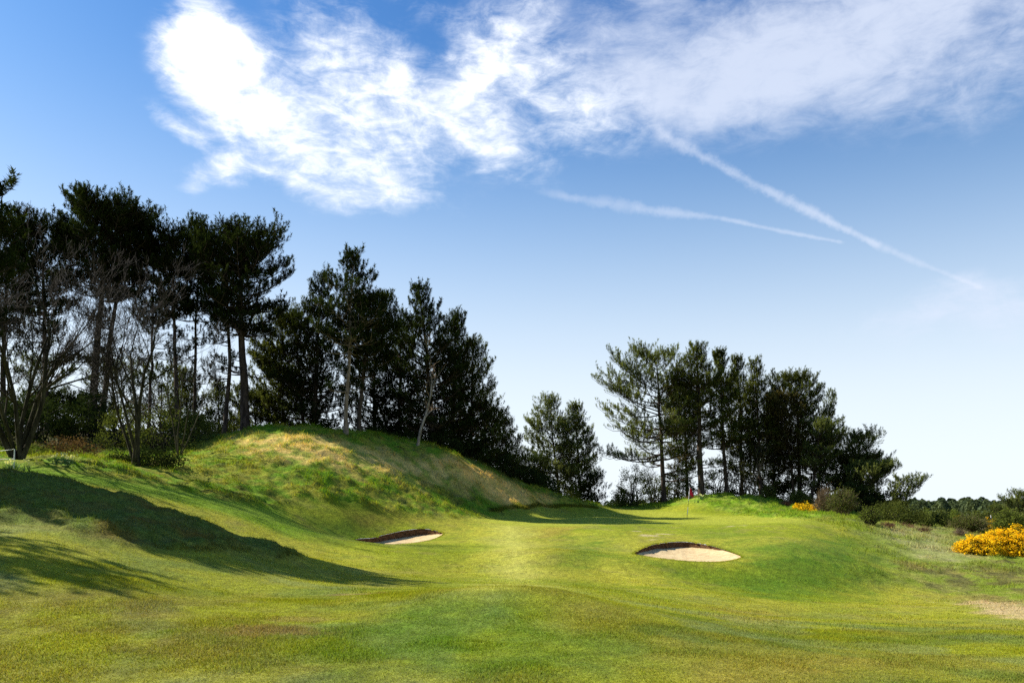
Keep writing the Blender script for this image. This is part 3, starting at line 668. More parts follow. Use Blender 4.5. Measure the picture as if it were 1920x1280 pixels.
# ---------------------------------------------------------------- bare trees
def bare(name, label, cat, px, d, stems, H, spread, r0, seed, mt, levels=4, group=None, twig=.012, kids=5, lean=None, leafmt=None, zoff=0.):
    rnd = random.Random(seed); rs = np.random.RandomState(seed)
    x0 = (px - 960) / F * d; z0 = gz(x0, d) - .1 + zoff; root = empty(name, (x0, d, z0), label, cat, group)
    big = Wood(); small = Wood(); tips = []
    def grow(p, dv, L, r, lv):
        pts = [p]; K = 5; q = p.copy(); v = dv / np.linalg.norm(dv)
        for k in range(K - 1):
            v = v + rs.normal(0, .13, 3) + np.array((0, 0, .05 if lv > 0 else .02)); v /= np.linalg.norm(v); q = q + v * L / (K - 1); pts.append(q.copy())
        e = max(r * .35, twig * .5); rr = np.linspace(r, e, K); (big if lv < 2 else small).add(np.array(pts), rr, 7 if lv == 0 else (5 if lv == 1 else 3))
        if lv >= levels: tips.append(pts[-1]); return
        n = kids + rnd.choice((0, 1)); 
        for k in range(n):
            f = rnd.uniform(.3, .98) if k else .97; i = min(int(f * (K - 1)), K - 2); b = pts[i] + (pts[i + 1] - pts[i]) * (f * (K - 1) - i)
            pr = rs.normal(0, 1, 3); pr -= v * pr.dot(v); pr /= np.linalg.norm(pr); a = rad(rnd.uniform(22, 55)) if k else rad(12)
            nd = v * math.cos(a) + pr * math.sin(a) + np.array((0, 0, .12)); grow(b, nd, L * rnd.uniform(.42, .72) * (1.1 - .35 * f), max(r * (1 - .65 * f) * .62, twig * .55), lv + 1)
    for s in range(stems):
        a = 6.28 * s / stems + rnd.uniform(-.4, .4); sp = spread * rnd.uniform(.5, 1.2)
        dv = np.array((math.cos(a) * sp, math.sin(a) * sp * .7, 1.)) if lean is None else np.array((lean[s][0], lean[s][1], 1.))
        grow(np.array((math.cos(a) * r0 * 1.2 * (stems > 1), math.sin(a) * r0 * (stems > 1), 0.)), dv, H * rnd.uniform(.55, .68), r0 * rnd.uniform(.7, 1.1), 0)
    big.build('trunk', M[mt], root); small.build('twigs', M['twig' if mt != 'bark_birch' else 'twig_tan'], root)
    if leafmt:
        tp = np.array(tips); ax = rs.normal(0, 1, tp.shape) + np.array((0, 0, .6)); needles('foliage', tp, ax, np.full(len(tp), .12), M[leafmt], root, rs, 6, .06, .035)
    return root
bare('bare_tree', 'leafless tree with several stems at the left edge, behind the white post', 'bare tree', 34, 33, 6, 9.6, .28, .13, 201, 'bark_grey', 4, 'leafless trees on the left slope', kids=5,
     lean=[(-.12, 0), (.05, .1), (.22, -.05), (.42, .1), (-.3, .05), (.10, .2)])
bare('bare_tree', 'leafless shrubby tree in front of the tall pines, dark tangle at its foot', 'bare tree', 256, 36.5, 4, 8.6, .25, .11, 202, 'bark_grey', 4, 'leafless trees on the left slope', kids=5, twig=.011,
     lean=[(-.10, 0), (.16, .1), (.40, -.05), (-.38, .1)])
bare('bare_tree', 'thin leafless sapling behind the shrubby tree, against the slim pine', 'bare tree', 335, 42, 5, 7.0, .35, .05, 203, 'bark_grey', 3, 'leafless trees on the left slope', kids=3, twig=.010)
bare('birch_tree', 'bent white birch trunk on the mound crest before the dark pines', 'birch tree', 783, 50.2, 1, 7.2, .2, .115, 205, 'bark_birch', 3, None, kids=4, lean=[(.16, 0)])
bare('bare_tree', 'small pale leafless tree among the trunks right of the flag', 'bare tree', 1408, 69, 3, 5.0, .4, .07, 206, 'bark_pale', 3, 'leafless trees behind the green', kids=4)
bare('bare_tree', 'small pale leafless tree in the bushes left of the flag', 'bare tree', 1222, 70.5, 3, 4.2, .5, .06, 207, 'bark_pale', 3, 'leafless trees behind the green', kids=4)

# ---------------------------------------------------------------- shrubs
def leaves(name, P, size, mt, parent, rs, var=None, flat=0.0):
    n = len(P); a = rs.normal(0, 1, (n, 3)); a /= np.linalg.norm(a, axis=1)[:, None]; b = rs.normal(0, 1, (n, 3)); b -= a * (a * b).sum(1)[:, None]; b /= np.linalg.norm(b, axis=1)[:, None]
    s = size * rs.uniform(.6, 1.3, (n, 1))
    Vv = np.stack([P - a * s * .5, P + b * s * .32, P + a * s * .5, P - b * s * .32], 1).reshape(-1, 3)
    var = rs.rand(n) if var is None else var
    return mesh_obj(name, Vv, None, M[mt], parent, quads=np.arange(n * 4).reshape(-1, 4), attrs={'Var': np.repeat(np.clip(var, 0, 1), 4)})
def shrub(px, d, wpx, top, label, seed, mt='leaf_dark', stem='twig', n=5200, size=.11, name='shrub', cat='shrub', group=None, deep=1., blossom=None, clump=.42, stems=26, xyz=None, hollow=.55, fill=1.):
    """a rounded bush: clumps of leaves spread through a lumpy dome, on bundles of thin stems; wpx half width and top row in photo pixels"""
    rs = np.random.RandomState(seed); x0 = (px - 960) / F * d; z0 = gz(x0, d) - .05; rx = wpx / F * d; h = CZ - (top - HY) / F * d - z0
    h = max(h, .3); root = empty(name, (x0, d, z0), label, cat, group); ry = rx * deep
    nc = max(12, int(n / 70)); c = rs.normal(0, 1, (nc, 3)); c[:, 2] = np.abs(c[:, 2]); c /= np.linalg.norm(c, axis=1)[:, None]
    rr = hollow + (1 - hollow) * rs.rand(nc) ** .6; lump = .80 + .40 * fbm(c[:, 0] * 2 + seed, c[:, 1] * 2 + c[:, 2] * 3, 1., 3)
    C = c * (rr * lump)[:, None] * np.array((rx, ry, h * .93)); C[:, 2] = np.maximum(C[:, 2] * 1.0 + h * .02, .05)
    k = rs.randint(0, nc, n); cs = clump * min(1., .6 + rx * .25)
    P = C[k] + rs.normal(0, 1, (n, 3)) * np.array((cs, cs, cs * .7)) * .55; P[:, 2] = np.abs(P[:, 2])
    v = rs.rand(nc)[k] * .6 + rs.rand(n) * .4
    if blossom is None: leaves('foliage', P, size, mt, root, rs, v)
    else:
        gn = rs.rand(nc) < .22; kk = (rs.rand(n) < .30) | (gn[k] & (rs.rand(n) < .7)); leaves('foliage', P[kk] * np.array((.93, .93, .93)), size, mt, root, rs)
        leaves('blossom', P[~kk], size * blossom, 'gorse_flower', root, rs, v[~kk])
    Wd = Wood()
    for i in range(stems):
        e = C[rs.randint(nc)] * rs.uniform(.85, 1.08); b = np.array((rs.uniform(-.25, .25) * rx, rs.uniform(-.25, .25) * ry, 0)); m_ = (b + e) / 2 + np.array((e[0] * -.08, e[1] * -.08, .1 * h))
        Wd.add(np.array([b, m_, e, e + (e - m_) * .2 + np.array((0, 0, .05))]), np.array((.03, .02, .012, .004)) * min(1.5, max(.5, h / 2)), 4)
    Wd.build('stems', M[stem], root); return root
def wisp(px, d, wpx, top, label, seed, mt='twig_tan', n=160, leafmt=None, name='shrub', cat='shrub', group=None, base=.25, nleaf=12, lsize=.05, curve=.25):
    """a bush of many thin rising twigs, with or without small leaves"""
    rs = np.random.RandomState(seed); x0 = (px - 960) / F * d; z0 = gz(x0, d) - .05; rx = wpx / F * d; h = max(CZ - (top - HY) / F * d - z0, .3)
    root = empty(name, (x0, d, z0), label, cat, group); Wd = Wood(); LP = []
    for i in range(n):
        a = rs.rand() * 6.28; r = math.sqrt(rs.rand()); e = np.array((math.cos(a) * r * rx, math.sin(a) * r * rx, h * math.sqrt(max(0, 1 - r * r * .8)) * rs.uniform(.7, 1.05)))
        b = np.array((e[0] * base, e[1] * base, 0)); m_ = b * .5 + e * .5 + np.array((-e[0] * curve * .3, -e[1] * curve * .3, .05 * h)) + rs.normal(0, .03 * rx, 3)
        Wd.add(np.array([b, m_, e]), np.array((.014, .009, .003)) * (1 + h * .2), 3)
        for s in range(3):
            f = rs.uniform(.4, .95); q = m_ + (e - m_) * (2 * f - 1) if f > .5 else m_; dv = (e - m_) + rs.normal(0, .35 * rx, 3); t = q + dv * .45; Wd.add(np.array([q, (q + t) / 2 + rs.normal(0, .02, 3), t]), np.array((.007, .005, .002)), 3)
            if leafmt: LP += [q + (t - q) * rs.rand() + rs.normal(0, .05, 3) for _ in range(nleaf // 3)]
    Wd.build('stems', M[mt], root)
    if leafmt: leaves('foliage', np.array(LP), lsize, leafmt, root, rs)
    return root
gl = 'dark undergrowth along the left trees'
shrub(60, 46, 80, 728, 'dark thicket behind the stems of the bare tree', 301, 'leaf_dark', n=6500, group=gl, size=.13)
shrub(168, 48, 66, 728, 'dark thicket at the foot of the tallest pine', 302, 'leaf_dark', n=6000, group=gl, size=.13)
shrub(-30, 43, 70, 735, 'dark thicket at the left edge of the slope', 303, 'leaf_dark', n=5000, group=gl, size=.13)
shrub(300, 45, 60, 738, 'olive thicket behind the shrubby bare tree', 304, 'leaf_olive', n=4500, group=gl, size=.10)
shrub(358, 47, 50, 765, 'low olive thicket at the foot of the slim pine', 305, 'leaf_olive', n=3800, group=gl, size=.10)
shrub(230, 46, 50, 758, 'green thicket between the tallest pine and the shrubby tree', 306, 'leaf_olive', n=3500, group=gl, size=.10)
shrub(292, 37.5, 44, 842, 'dark bramble heap at the foot of the shrubby bare tree', 307, 'leaf_dark', n=3600, group=gl, size=.09, stem='twig_red')
shrub(232, 37.2, 30, 852, 'small bramble heap left of the shrubby tree stems', 308, 'leaf_dark', n=2000, group=gl, size=.08, stem='twig_red')
shrub(130, 40, 44, 822, 'reddish bracken patch under the trees on the left slope', 309, 'leaf_brown', n=2200, group=gl, size=.10, stem='twig_red')
shrub(60, 38, 40, 838, 'low green bramble patch behind the leaning bare stem', 310, 'leaf_olive', n=1600, group=gl, size=.09, stem='twig_red')
shrub(395, 56, 48, 772, 'green bush below the low bushy pines', 311, 'leaf_dark', n=3600, group=gl)
shrub(535, 57, 50, 788, 'light olive bush at the left end of the mound crest', 312, 'leaf_olive', n=3800, group=gl, size=.10)
shrub(445, 58, 46, 770, 'green bush right behind the big forked trunk', 313, 'leaf_olive', n=3600, group=gl)
gm = 'dark undergrowth behind the mound'
for i, (px, d, w, top, lab) in enumerate((
    (612, 57, 42, 770, 'dark bush left of the pale trunk'), (700, 55, 44, 800, 'dark bush right of the pale trunk'),
    (752, 56, 40, 805, 'dark bush left of the white birch'), (818, 57, 46, 800, 'dark bush right of the white birch'),
    (880, 59, 48, 812, 'dark bush over the tan end of the mound'), (935, 61, 44, 835, 'dark bush near the falling end of the mound'),
    (985, 63, 36, 870, 'dark bush above the tan slope foot'), (1022, 64, 30, 890, 'dark bush left of the airy pair'),
    (1062, 68, 26, 893, 'olive brown bush between the airy pair'), (1100, 70, 30, 905, 'small dark bush at the right end of the mound'))):
    shrub(px, d, w, top, lab, 330 + i, 'leaf_dark' if i != 8 else 'leaf_olive', n=4200 if i < 8 else 2200, group=gm, size=.13)
gr = 'undergrowth of the clump behind the green'
for i, (px, d, w, top, lab, mt) in enumerate((
    (1190, 70, 38, 862, 'rounded olive bush at the left end of the clump', 'leaf_olive'), (1168, 71, 18, 905, 'small fresh green bush at the left foot of the clump', 'leaf_olive'),
    (1228, 72, 34, 885, 'olive brown bush behind the wide pine trunk', 'leaf_olive'), (1270, 73, 32, 872, 'dark bush left of the thick trunk', 'leaf_dark'),
    (1345, 74, 34, 868, 'dark bush right of the thick trunk', 'leaf_dark'), (1395, 75, 34, 862, 'dark bush in the middle of the clump', 'leaf_dark'),
    (1445, 75, 36, 858, 'dark bush below the dip in the clump', 'leaf_dark'), (1500, 78, 40, 880, 'dark bush behind the row of straight trunks', 'leaf_dark'),
    (1560, 74, 44, 850, 'dark bush under the right-leaning pines', 'leaf_dark'), (1612, 66, 44, 895, 'dark bush behind the olive twiggy bush', 'leaf_dark'),
    (1672, 61, 38, 936, 'olive bush under the small leaning pine', 'leaf_olive'), (1724, 60, 24, 960, 'dull green bush right of the small leaning pine', 'leaf_olive'),
    (1764, 63, 20, 964, 'deep green bush left of the dead domed bush', 'leaf_olive'), (1440, 68.5, 14, 905, 'small olive bush right of the hill crest', 'leaf_olive'), (1500, 66, 22, 920, 'small green bush among straight trunks', 'leaf_olive'))):
    shrub(px, d, w, top, lab, 360 + i, mt, n=2400 if w < 20 else 4400, group=gr, size=.13 if mt == 'leaf_dark' else .11)
ge = 'scrub on the edge of the right slope'
wisp(1545, 57.5, 20, 915, 'brown twiggy bush beside the small orange gorse', 401, 'twig_tan', 260, 'leaf_brown', group=ge, nleaf=9)
wisp(1580, 55, 28, 914, 'olive twiggy bush right of the brown twiggy bush', 402, 'twig_tan', 300, 'leaf_olive', group=ge, nleaf=30, lsize=.08)
wisp(1632, 45.5, 23, 950, 'bright green young bush on the shoulder of the green', 403, 'twig', 150, 'leaf_fresh', group=ge, nleaf=15, lsize=.06)
wisp(1560, 60, 26, 925, 'dull bush behind the two twiggy bushes', 404, 'twig', 200, 'leaf_olive', group=ge, nleaf=24, lsize=.09)
wisp(1690, 50, 24, 985, 'reddish dry stems below the dark bushes', 405, 'twig_red', 120, 'leaf_brown', group=ge, nleaf=6)
wisp(1730, 51, 18, 985, 'short reddish stems at the edge of the pale grass', 406, 'twig_red', 90, 'leaf_brown', group=ge, nleaf=6)
wisp(1665, 47, 16, 1003, 'small reddish bramble below the bright green bush', 407, 'twig_red', 80, 'leaf_brown', group=ge, nleaf=6)
wisp(1800, 55, 14, 990, 'pale dead stems at the left end of the large gorse', 408, 'twig_tan', 150, group=ge)
wisp(1816, 60, 33, 968, 'domed half dead bush behind the large gorse', 409, 'twig_tan', 420, 'leaf_olive', group=ge, nleaf=30, lsize=.08)
wisp(1893, 58, 30, 955, 'green broom bush behind the right end of the gorse', 410, 'twig', 300, 'leaf_fresh', group=ge, nleaf=30, lsize=.08)
wisp(1295, 66.5, 10, 928, 'low red stems beside the daffodils behind the flag', 411, 'twig_red', 60, 'leaf_brown', group=ge, nleaf=6)
wisp(1475, 64.5, 16, 938, 'low red stems at the right foot of the hill', 412, 'twig_red', 90, 'leaf_brown', group=ge, nleaf=6)
gg = 'yellow flowering gorse'
gs = dict(mt='gorse_leaf', name='gorse_bush', cat='gorse', group=gg, size=.062, clump=.20)
shrub(1829, 37.5, 44, 1000, 'low left end of the large orange-yellow gorse', 421, n=14000, blossom=1.2, deep=.8, **gs)
shrub(1868, 38.2, 36, 992, 'middle dome of the large orange-yellow gorse', 422, n=14000, blossom=1.2, deep=.9, **gs)
shrub(1914, 38, 42, 983, 'tallest gorse dome at the right edge of the photo', 423, n=17000, blossom=1.2, deep=.9, **gs)
shrub(1506, 60, 20, 938, 'small orange gorse at the foot of the brown twiggy bush', 424, n=2200, blossom=1.3, **gs)
shrub(1530, 58.5, 13, 943, 'tiny orange gorse touching the brown twiggy bush', 425, n=1300, blossom=1.3, **gs)
shrub(1793, 66, 9, 963, 'small far gorse left of the domed half dead bush', 426, n=900, blossom=1.5, **gs)
shrub(1856, 66, 17, 965, 'far gorse between the domed bush and the broom', 427, n=1800, blossom=1.5, **gs)

# ---------------------------------------------------------------- daffodils
def daffodil(px, py, k, label, group):
    x, y = W(px, py, 25); rs = np.random.RandomState(500 + k); root = empty('daffodil_clump', (x, y, gz(x, y)), label, 'daffodils', group)
    Wd = Wood(); P = []; cols = []
    n = rs.randint(4, 8)
    for i in range(n):
        b = np.array((rs.normal(0, .10), rs.normal(0, .10), 0)); t = b + np.array((rs.normal(0, .05), -.05, rs.uniform(.28, .42))); Wd.add(np.array([b, (b + t) / 2, t]), np.array((.006, .005, .004)), 4); P.append(t)
        for j in range(3): e = b + np.array((rs.normal(0, .1), rs.normal(0, .1), rs.uniform(.2, .32))); Wd.add(np.array([b, (b + e) / 2 + np.array((0, 0, .03)), e]), np.array((.012, .01, .002)), 3)
    Wd.build('leaves', M['leaf_plain'], root)
    for p in P:
        Vv = []; T = []                                     # six petals round a short trumpet, facing the sun side and the viewer
        f = np.array((rs.uniform(-.8, .3), -1, .1)); f /= np.linalg.norm(f); u = np.cross(f, (0, 0, 1)); u /= np.linalg.norm(u); v = np.cross(u, f)
        for a in range(6):
            c, s = math.cos(a * 1.047), math.sin(a * 1.047); r = u * c + v * s; w = v * c - u * s; i = len(Vv)
            Vv += [p, p + r * .03 + w * .016, p + r * .052 + f * .006, p + r * .03 - w * .016]; T.append((i, i + 1, i + 2, i + 3))
        i = len(Vv)
        for a in range(6): c, s = math.cos(a * 1.047), math.sin(a * 1.047); Vv += [p + (u * c + v * s) * .012, p + (u * c + v * s) * .018 + f * .035]
        for a in range(6): b_ = (a + 1) % 6; T.append((i + 2 * a, i + 2 * b_, i + 2 * b_ + 1, i + 2 * a + 1))
        mesh_obj('flower', np.array(Vv), None, M['petal'], root, quads=T, attrs={'Var': np.random.RandomState(k).rand(len(Vv))})
M['leaf_plain'] = simple('daffodil_leaves', (.05, .13, .03), .7, .2)
for k, (px, py, lab) in enumerate(((107, 875, 'leftmost pale daffodils of the cluster under the bare trees'), (121, 872, 'brightest daffodils of the cluster under the bare trees'), (128, 877, 'low daffodils just right of the brightest ones'),
        (136, 871, 'rightmost daffodils of the cluster under the bare trees'), (20, 886, 'yellow daffodils left of the white post'), (53, 884, 'pair of daffodils right of the white post'), (28, 880, 'daffodils touching the white post'))):
    daffodil(px, py, k, lab, 'daffodils on the left slope')
for k, (px, py, lab) in enumerate(((1310, 938, 'yellow daffodils nearest the flag on the hill'), (1317, 939, 'yellow daffodils right of those nearest the flag'), (1306, 944, 'lowest daffodils behind the flag'))):
    daffodil(px, py, 20 + k, lab, 'daffodils on the hill behind the flag')

# ---------------------------------------------------------------- flag, fence, post
def cyl(name, a, b, r0, r1, mt, parent, sides=12, cap=True):
    a = np.array(a, float); b = np.array(b, float); v, q = tubes([[a, b]], [[r0, r1]], sides); tris = []
    if cap:
        v = np.concatenate([v, [a], [b]])
        for i in range(sides): j = (i + 1) % sides; tris += [(len(v) - 2, j, i), (len(v) - 1, sides + i, sides + j)]
    return mesh_obj(name, v, tris, mt, parent, quads=q)
fx, fy = (1288 - 960) / F * 55, 55.0; fz = gz(fx, fy)
flag = empty('golf_flag', (fx, fy, fz), 'red flag on a thin black and white banded pole standing in the green', 'flag')
L0 = 2.15; dx = .20
def fp(t): return (dx * t, 0, L0 * t)
for i, (a, b, mt, r) in enumerate(((-.04, .13, 'black', .016), (.13, .36, 'white', .021), (.36, .57, 'black', .014), (.57, 1.0, 'white', .017))):
    cyl('pole_band', fp(a), fp(b), r, r * .9, M[mt], flag)
cyl('cup_rim', (0, 0, -.1), (0, 0, .004), .054, .054, M['white'], flag, 16, False)
def cloth():
    Vv = []; q = []; nu, nv = 14, 12                        # limp triangular fold hanging from the tip
    for i in range(nu):
        u = i / (nu - 1)
        for j in range(nv):
            v = j / (nv - 1); top = np.array(fp(.995)); drop = .52 * v; w = .30 * u * (.25 + .75 * v ** .7) ; zz = -drop - .06 * u * v - .10 * u
            Vv.append((top[0] + w - dx / L0 * drop, .045 * math.sin(u * 9 + v * 2) * u + .02 * math.sin(u * 17), top[2] + zz))
    for i in range(nu - 1):
        for j in range(nv - 1): a = i * nv + j; q.append((a, a + 1, a + nv + 1, a + nv))
    o = mesh_obj('flag_cloth', np.array(Vv), None, M['red'], flag, quads=q, smooth=True)
    s = o.modifiers.new('thick', 'SOLIDIFY'); s.thickness = .004
cloth()
# rope fence at the left edge
fx, fy = (26 - 960) / F * 29.5, 29.5; fz = gz(fx, fy)
fen = empty('rope_fence', (fx, fy, fz), 'thin white post with two white ropes running off the left edge', 'fence')
cyl('post', (0, 0, -.2), (0.02, 0, .70), .022, .02, M['white'], fen)
cyl('post', (-2.2, .3, -.2), (-2.2, .3, .95), .022, .02, M['white'], fen)
for z0, z1 in ((.69, .60), (.34, .42)):
    pts = np.array([[0.02 + t * -2.2, .3 * t, z0 + (z1 - z0) * t - .05 * math.sin(math.pi * t)] for t in np.linspace(0, 1, 9)])
    v, q = tubes([pts], [[.011] * 9], 6); mesh_obj('rope', v, None, M['white'], fen, quads=q, smooth=True)
# marker post on the far dune
mx, my = (1858 - 960) / F * 110, 110.0; mz = gz(mx, my)
mp_ = empty('marker_post', (mx, my, 0), 'thin white marker post on the far tan dune', 'post')
mp_.location.z = mz
zt = CZ - (964 - HY) / F * 110
cyl('shaft', (0, 0, -.2), (0, 0, zt - mz - .12), .10, .10, M['white'], mp_)
cyl('cap', (0, 0, zt - mz - .12), (0, 0, zt - mz), .10, .03, M['white'], mp_)

# ---------------------------------------------------------------- the far wood and heath scrub
def far_wood():
    rs = np.random.RandomState(900); Vv = []; va = []; n = 0
    P = []; var = []
    for k in range(560):
        y = rs.uniform(300, 470); px = rs.uniform(1560, 2300) if k % 4 else rs.uniform(-400, 2300); x = (px - 960) / F * y
        zb = float(h0(np.array([x]), np.array([y]))[0]); h = rs.uniform(6.5, 8.8) + (1.5 if y > 400 else 0); R = rs.uniform(2.2, 3.6); m = 420
        u = rs.rand(m) ** .7; a = rs.rand(m) * 6.28; r = R * (1 - u ** 2.2) ** .6 * rs.uniform(.7, 1.05, m) * (1 + .2 * np.sin(a * 3 + k)); 
        P.append(np.c_[x + np.cos(a) * r, y + np.sin(a) * r, zb + h * (.05 + .95 * u)]); var.append(np.clip(rs.rand() * .7 + rs.rand(m) * .3, 0, 1))
    o = leaves('distant_wood', np.concatenate(P), 1.1, 'wood_far', None, rs, np.concatenate(var)); tag(o, kind='stuff')
M['wood_far'] = leaf_material('far_wood_hazed', (.035, .058, .032), (.11, .135, .055), .15)  # leaf colours lightened to put distance haze into the wood
far_wood()
rs_ = np.random.RandomState(950)
spots = ((1665, 110, 26, 948), (1700, 130, 24, 950), (1735, 150, 26, 950), (1765, 120, 22, 956), (1745, 100, 18, 962), (1785, 170, 20, 955), (1815, 140, 18, 960), (1835, 190, 20, 953), (1880, 150, 22, 955), (1925, 130, 30, 955))
labs = ('far olive scrub bush just right of the small leaning pine', 'second far scrub bush from the small leaning pine', 'far scrub bush below the left end of the distant wood', 'pale far scrub bush above the deep green bush', 'low far scrub bush above the reddish stems',
        'far scrub bush left of the domed bush', 'far scrub bush behind the domed bush', 'far scrub bush left of the marker post', 'far scrub bush right of the marker post', 'far scrub bush behind the lone pine at the right edge')
for i, ((px, d, w, top), lab) in enumerate(zip(spots, labs)):
    shrub(px, d, w, top, lab, 960 + i, ('leaf_olive', 'leaf_olive', 'leaf_fresh')[i % 3], n=3200, size=.22, clump=.7, group='scrub on the far heath', deep=.6)
# ---------------------------------------------------------------- camera, sun, sky
cam = bpy.data.cameras.new('camera'); co = bpy.data.objects.new('camera', cam); COL.objects.link(co); scene.camera = co
co.location = (0, 0, CZ); co.rotation_euler = (rad(90), 0, 0)
cam.sensor_width = 36; cam.lens = F / 1920 * 36; cam.shift_y = (HY - 640) / 1920; cam.clip_start = .1; cam.clip_end = 8000
sun = bpy.data.lights.new('sun', 'SUN'); so = bpy.data.objects.new('sun', sun); COL.objects.link(so)
sun.energy = 5.0; sun.angle = rad(.5); sun.color = (1., .94, .83)
sd = Vector((-math.sin(rad(SUN_AZ)) * math.cos(rad(SUN_EL)), math.cos(rad(SUN_AZ)) * math.cos(rad(SUN_EL)), math.sin(rad(SUN_EL))))
so.rotation_euler = sd.to_track_quat('Z', 'Y').to_euler(); so.location = sd * 60
wd = bpy.data.worlds.new('World'); scene.world = wd; wd.use_nodes = True; wd.node_tree.nodes.clear(); t = NT(wd.node_tree)
sky = t.node('ShaderNodeTexSky', sky_type='NISHITA'); sky.sun_disc = False; sky.sun_elevation = rad(SUN_EL); sky.sun_rotation = rad(-SUN_AZ)
sky.air_density = 1.0; sky.dust_density = 1.2; sky.ozone_density = 2.0; sky.altitude = 50
hs = t.node('ShaderNodeHueSaturation'); hs.inputs['Saturation'].default_value = 1.12; t.l.new(sky.outputs[0], hs.inputs['Color'])
skyc = hs.outputs[0]
dirv = t.node('ShaderNodeTexCoord').outputs['Generated']
sep = t.node('ShaderNodeSeparateXYZ'); t.l.new(dirv, sep.inputs[0])
az = t.math('ARCTAN2', sep.outputs[0], sep.outputs[1]); el = t.math('ARCSINE', sep.outputs[2])
def ae(px, py):
    u = (px - 960) / F; v = (HY - py) / F; a = math.atan(u); return a, math.atan(v * math.cos(a))
cmb = t.node('ShaderNodeCombineXYZ'); t.l.new(az, cmb.inputs[0]); t.l.new(el, cmb.inputs[1]); AE = cmb.outputs[0]
# warped noise on the dome of directions
nvec = t.node('ShaderNodeTexNoise'); nvec.inputs['Scale'].default_value = 5; nvec.inputs['Detail'].default_value = 4; t.l.new(dirv, nvec.inputs['Vector'])
w1 = t.node('ShaderNodeVectorMath', operation='SUBTRACT'); t.l.new(nvec.outputs['Color'], w1.inputs[0]); w1.inputs[1].default_value = (.5, .5, .5)
w2 = t.node('ShaderNodeVectorMath', operation='SCALE'); t.l.new(w1.outputs[0], w2.inputs[0]); w2.inputs['Scale'].default_value = .10
w3 = t.node('ShaderNodeVectorMath', operation='ADD'); t.l.new(AE, w3.inputs[0]); t.l.new(w2.outputs[0], w3.inputs[1]); AEW = w3.outputs[0]
def blob(px, py, rx, ry, rot, amp, vec=None, inner=0.0):
    a, e = ae(px, py); mp = t.node('ShaderNodeMapping', vector_type='TEXTURE'); t.l.new(vec or AEW, mp.inputs[0])
    mp.inputs['Location'].default_value = (a, e, 0); mp.inputs['Rotation'].default_value = (0, 0, rad(rot)); mp.inputs['Scale'].default_value = (rx / F, ry / F, 1)
    # keep the wave in the plane
    f = t.node('ShaderNodeVectorMath', operation='MULTIPLY'); t.l.new(mp.outputs[0], f.inputs[0]); f.inputs[1].default_value = (1, 1, 0)
    ln = t.node('ShaderNodeVectorMath', operation='LENGTH'); t.l.new(f.outputs[0], ln.inputs[0])
    return t.math('MULTIPLY', t.ramp(ln.outputs['Value'], inner, 1., 1., 0.), amp)
def total(L):
    s = L[0]
    for b in L[1:]: s = t.math('ADD', s, b)
    return s
BR = [  # thick bright cloud on the left   px, py, rx, ry, rotation, strength
    (385, 90, 90, 115, -60, 1.0), (430, 160, 150, 120, -50, 1.15), (520, 200, 170, 130, -30, 1.1), (505, 285, 110, 90, -70, 1.05), (560, 330, 170, 75, -20, 1.0),
    (650, 360, 180, 65, -12, .85), (760, 385, 170, 50, -8, .6), (345, 245, 95, 30, -30, 1.0), (400, 335, 100, 40, 12, .75), (640, 120, 210, 110, -35, 1.0), (700, 230, 190, 130, -30, .9),
    (590, 120, 90, 60, -40, .5), (910, 210, 150, 130, -20, .9), (880, 265, 170, 75, -15, .6), (960, 300, 170, 70, -20, .8), (1000, 120, 190, 130, -20, .9), (1120, 200, 190, 130, -20, .9),
    (820, 30, 200, 40, -25, .35), (780, 240, 240, 150, -10, .6), (450, 345, 150, 35, 5, .4), (620, 260, 200, 120, 0, .35), (720, 60, 150, 60, -30, .4), (1090, 270, 110, 60, 0, .4)]
VE = [(1250, 100, 350, 180, -5, .85), (1180, 160, 150, 100, 10, .4), (1560, 70, 380, 150, 8, .85), (1430, 170, 160, 60, 8, .35), (1830, 60, 360, 190, 14, .85), (1000, 40, 220, 90, -10, .5), (1300, 200, 160, 60, 0, .3),
      (1800, 600, 320, 70, 2, .75), (1250, 150, 800, 300, 0, .08), (1500, 210, 300, 60, 12, .2), (900, 375, 150, 40, 0, .2)]
nA = t.noise(dirv, 9, 10, .62, .5)
mpn = t.node('ShaderNodeMapping'); t.l.new(dirv, mpn.inputs[0]); mpn.inputs['Rotation'].default_value = (0, rad(-28), 0); mpn.inputs['Scale'].default_value = (1, 1, 2.6)
nB = t.noise(mpn.outputs[0], 24, 8, .66, .4)
nn = t.math('ADD', t.math('MULTIPLY', nA, .55), t.math('MULTIPLY', nB, .45))
fb = total([blob(*b) for b in BR]); fv = total([blob(*b) for b in VE])
core = total([blob(395, 105, 75, 120, -58, .5), blob(450, 180, 120, 90, -48, .45), blob(520, 240, 90, 70, -40, .3)])
db = t.math('ADD', t.math('MINIMUM', t.math('MULTIPLY', fb, .95), 1.05), t.math('MULTIPLY', t.math('SUBTRACT', nn, .5), 5.2)); db = t.math('ADD', db, core)
db = t.math('MULTIPLY', t.ramp(db, -.1, 1.9, 0, 1.), t.ramp(fb, .0, .45))
dv = t.math('ADD', fv, t.math('MULTIPLY', t.math('SUBTRACT', nn, .5), 3.0)); dv = t.math('MULTIPLY', t.ramp(dv, -.05, 1.5, 0, .82), t.ramp(fv, .0, .45))
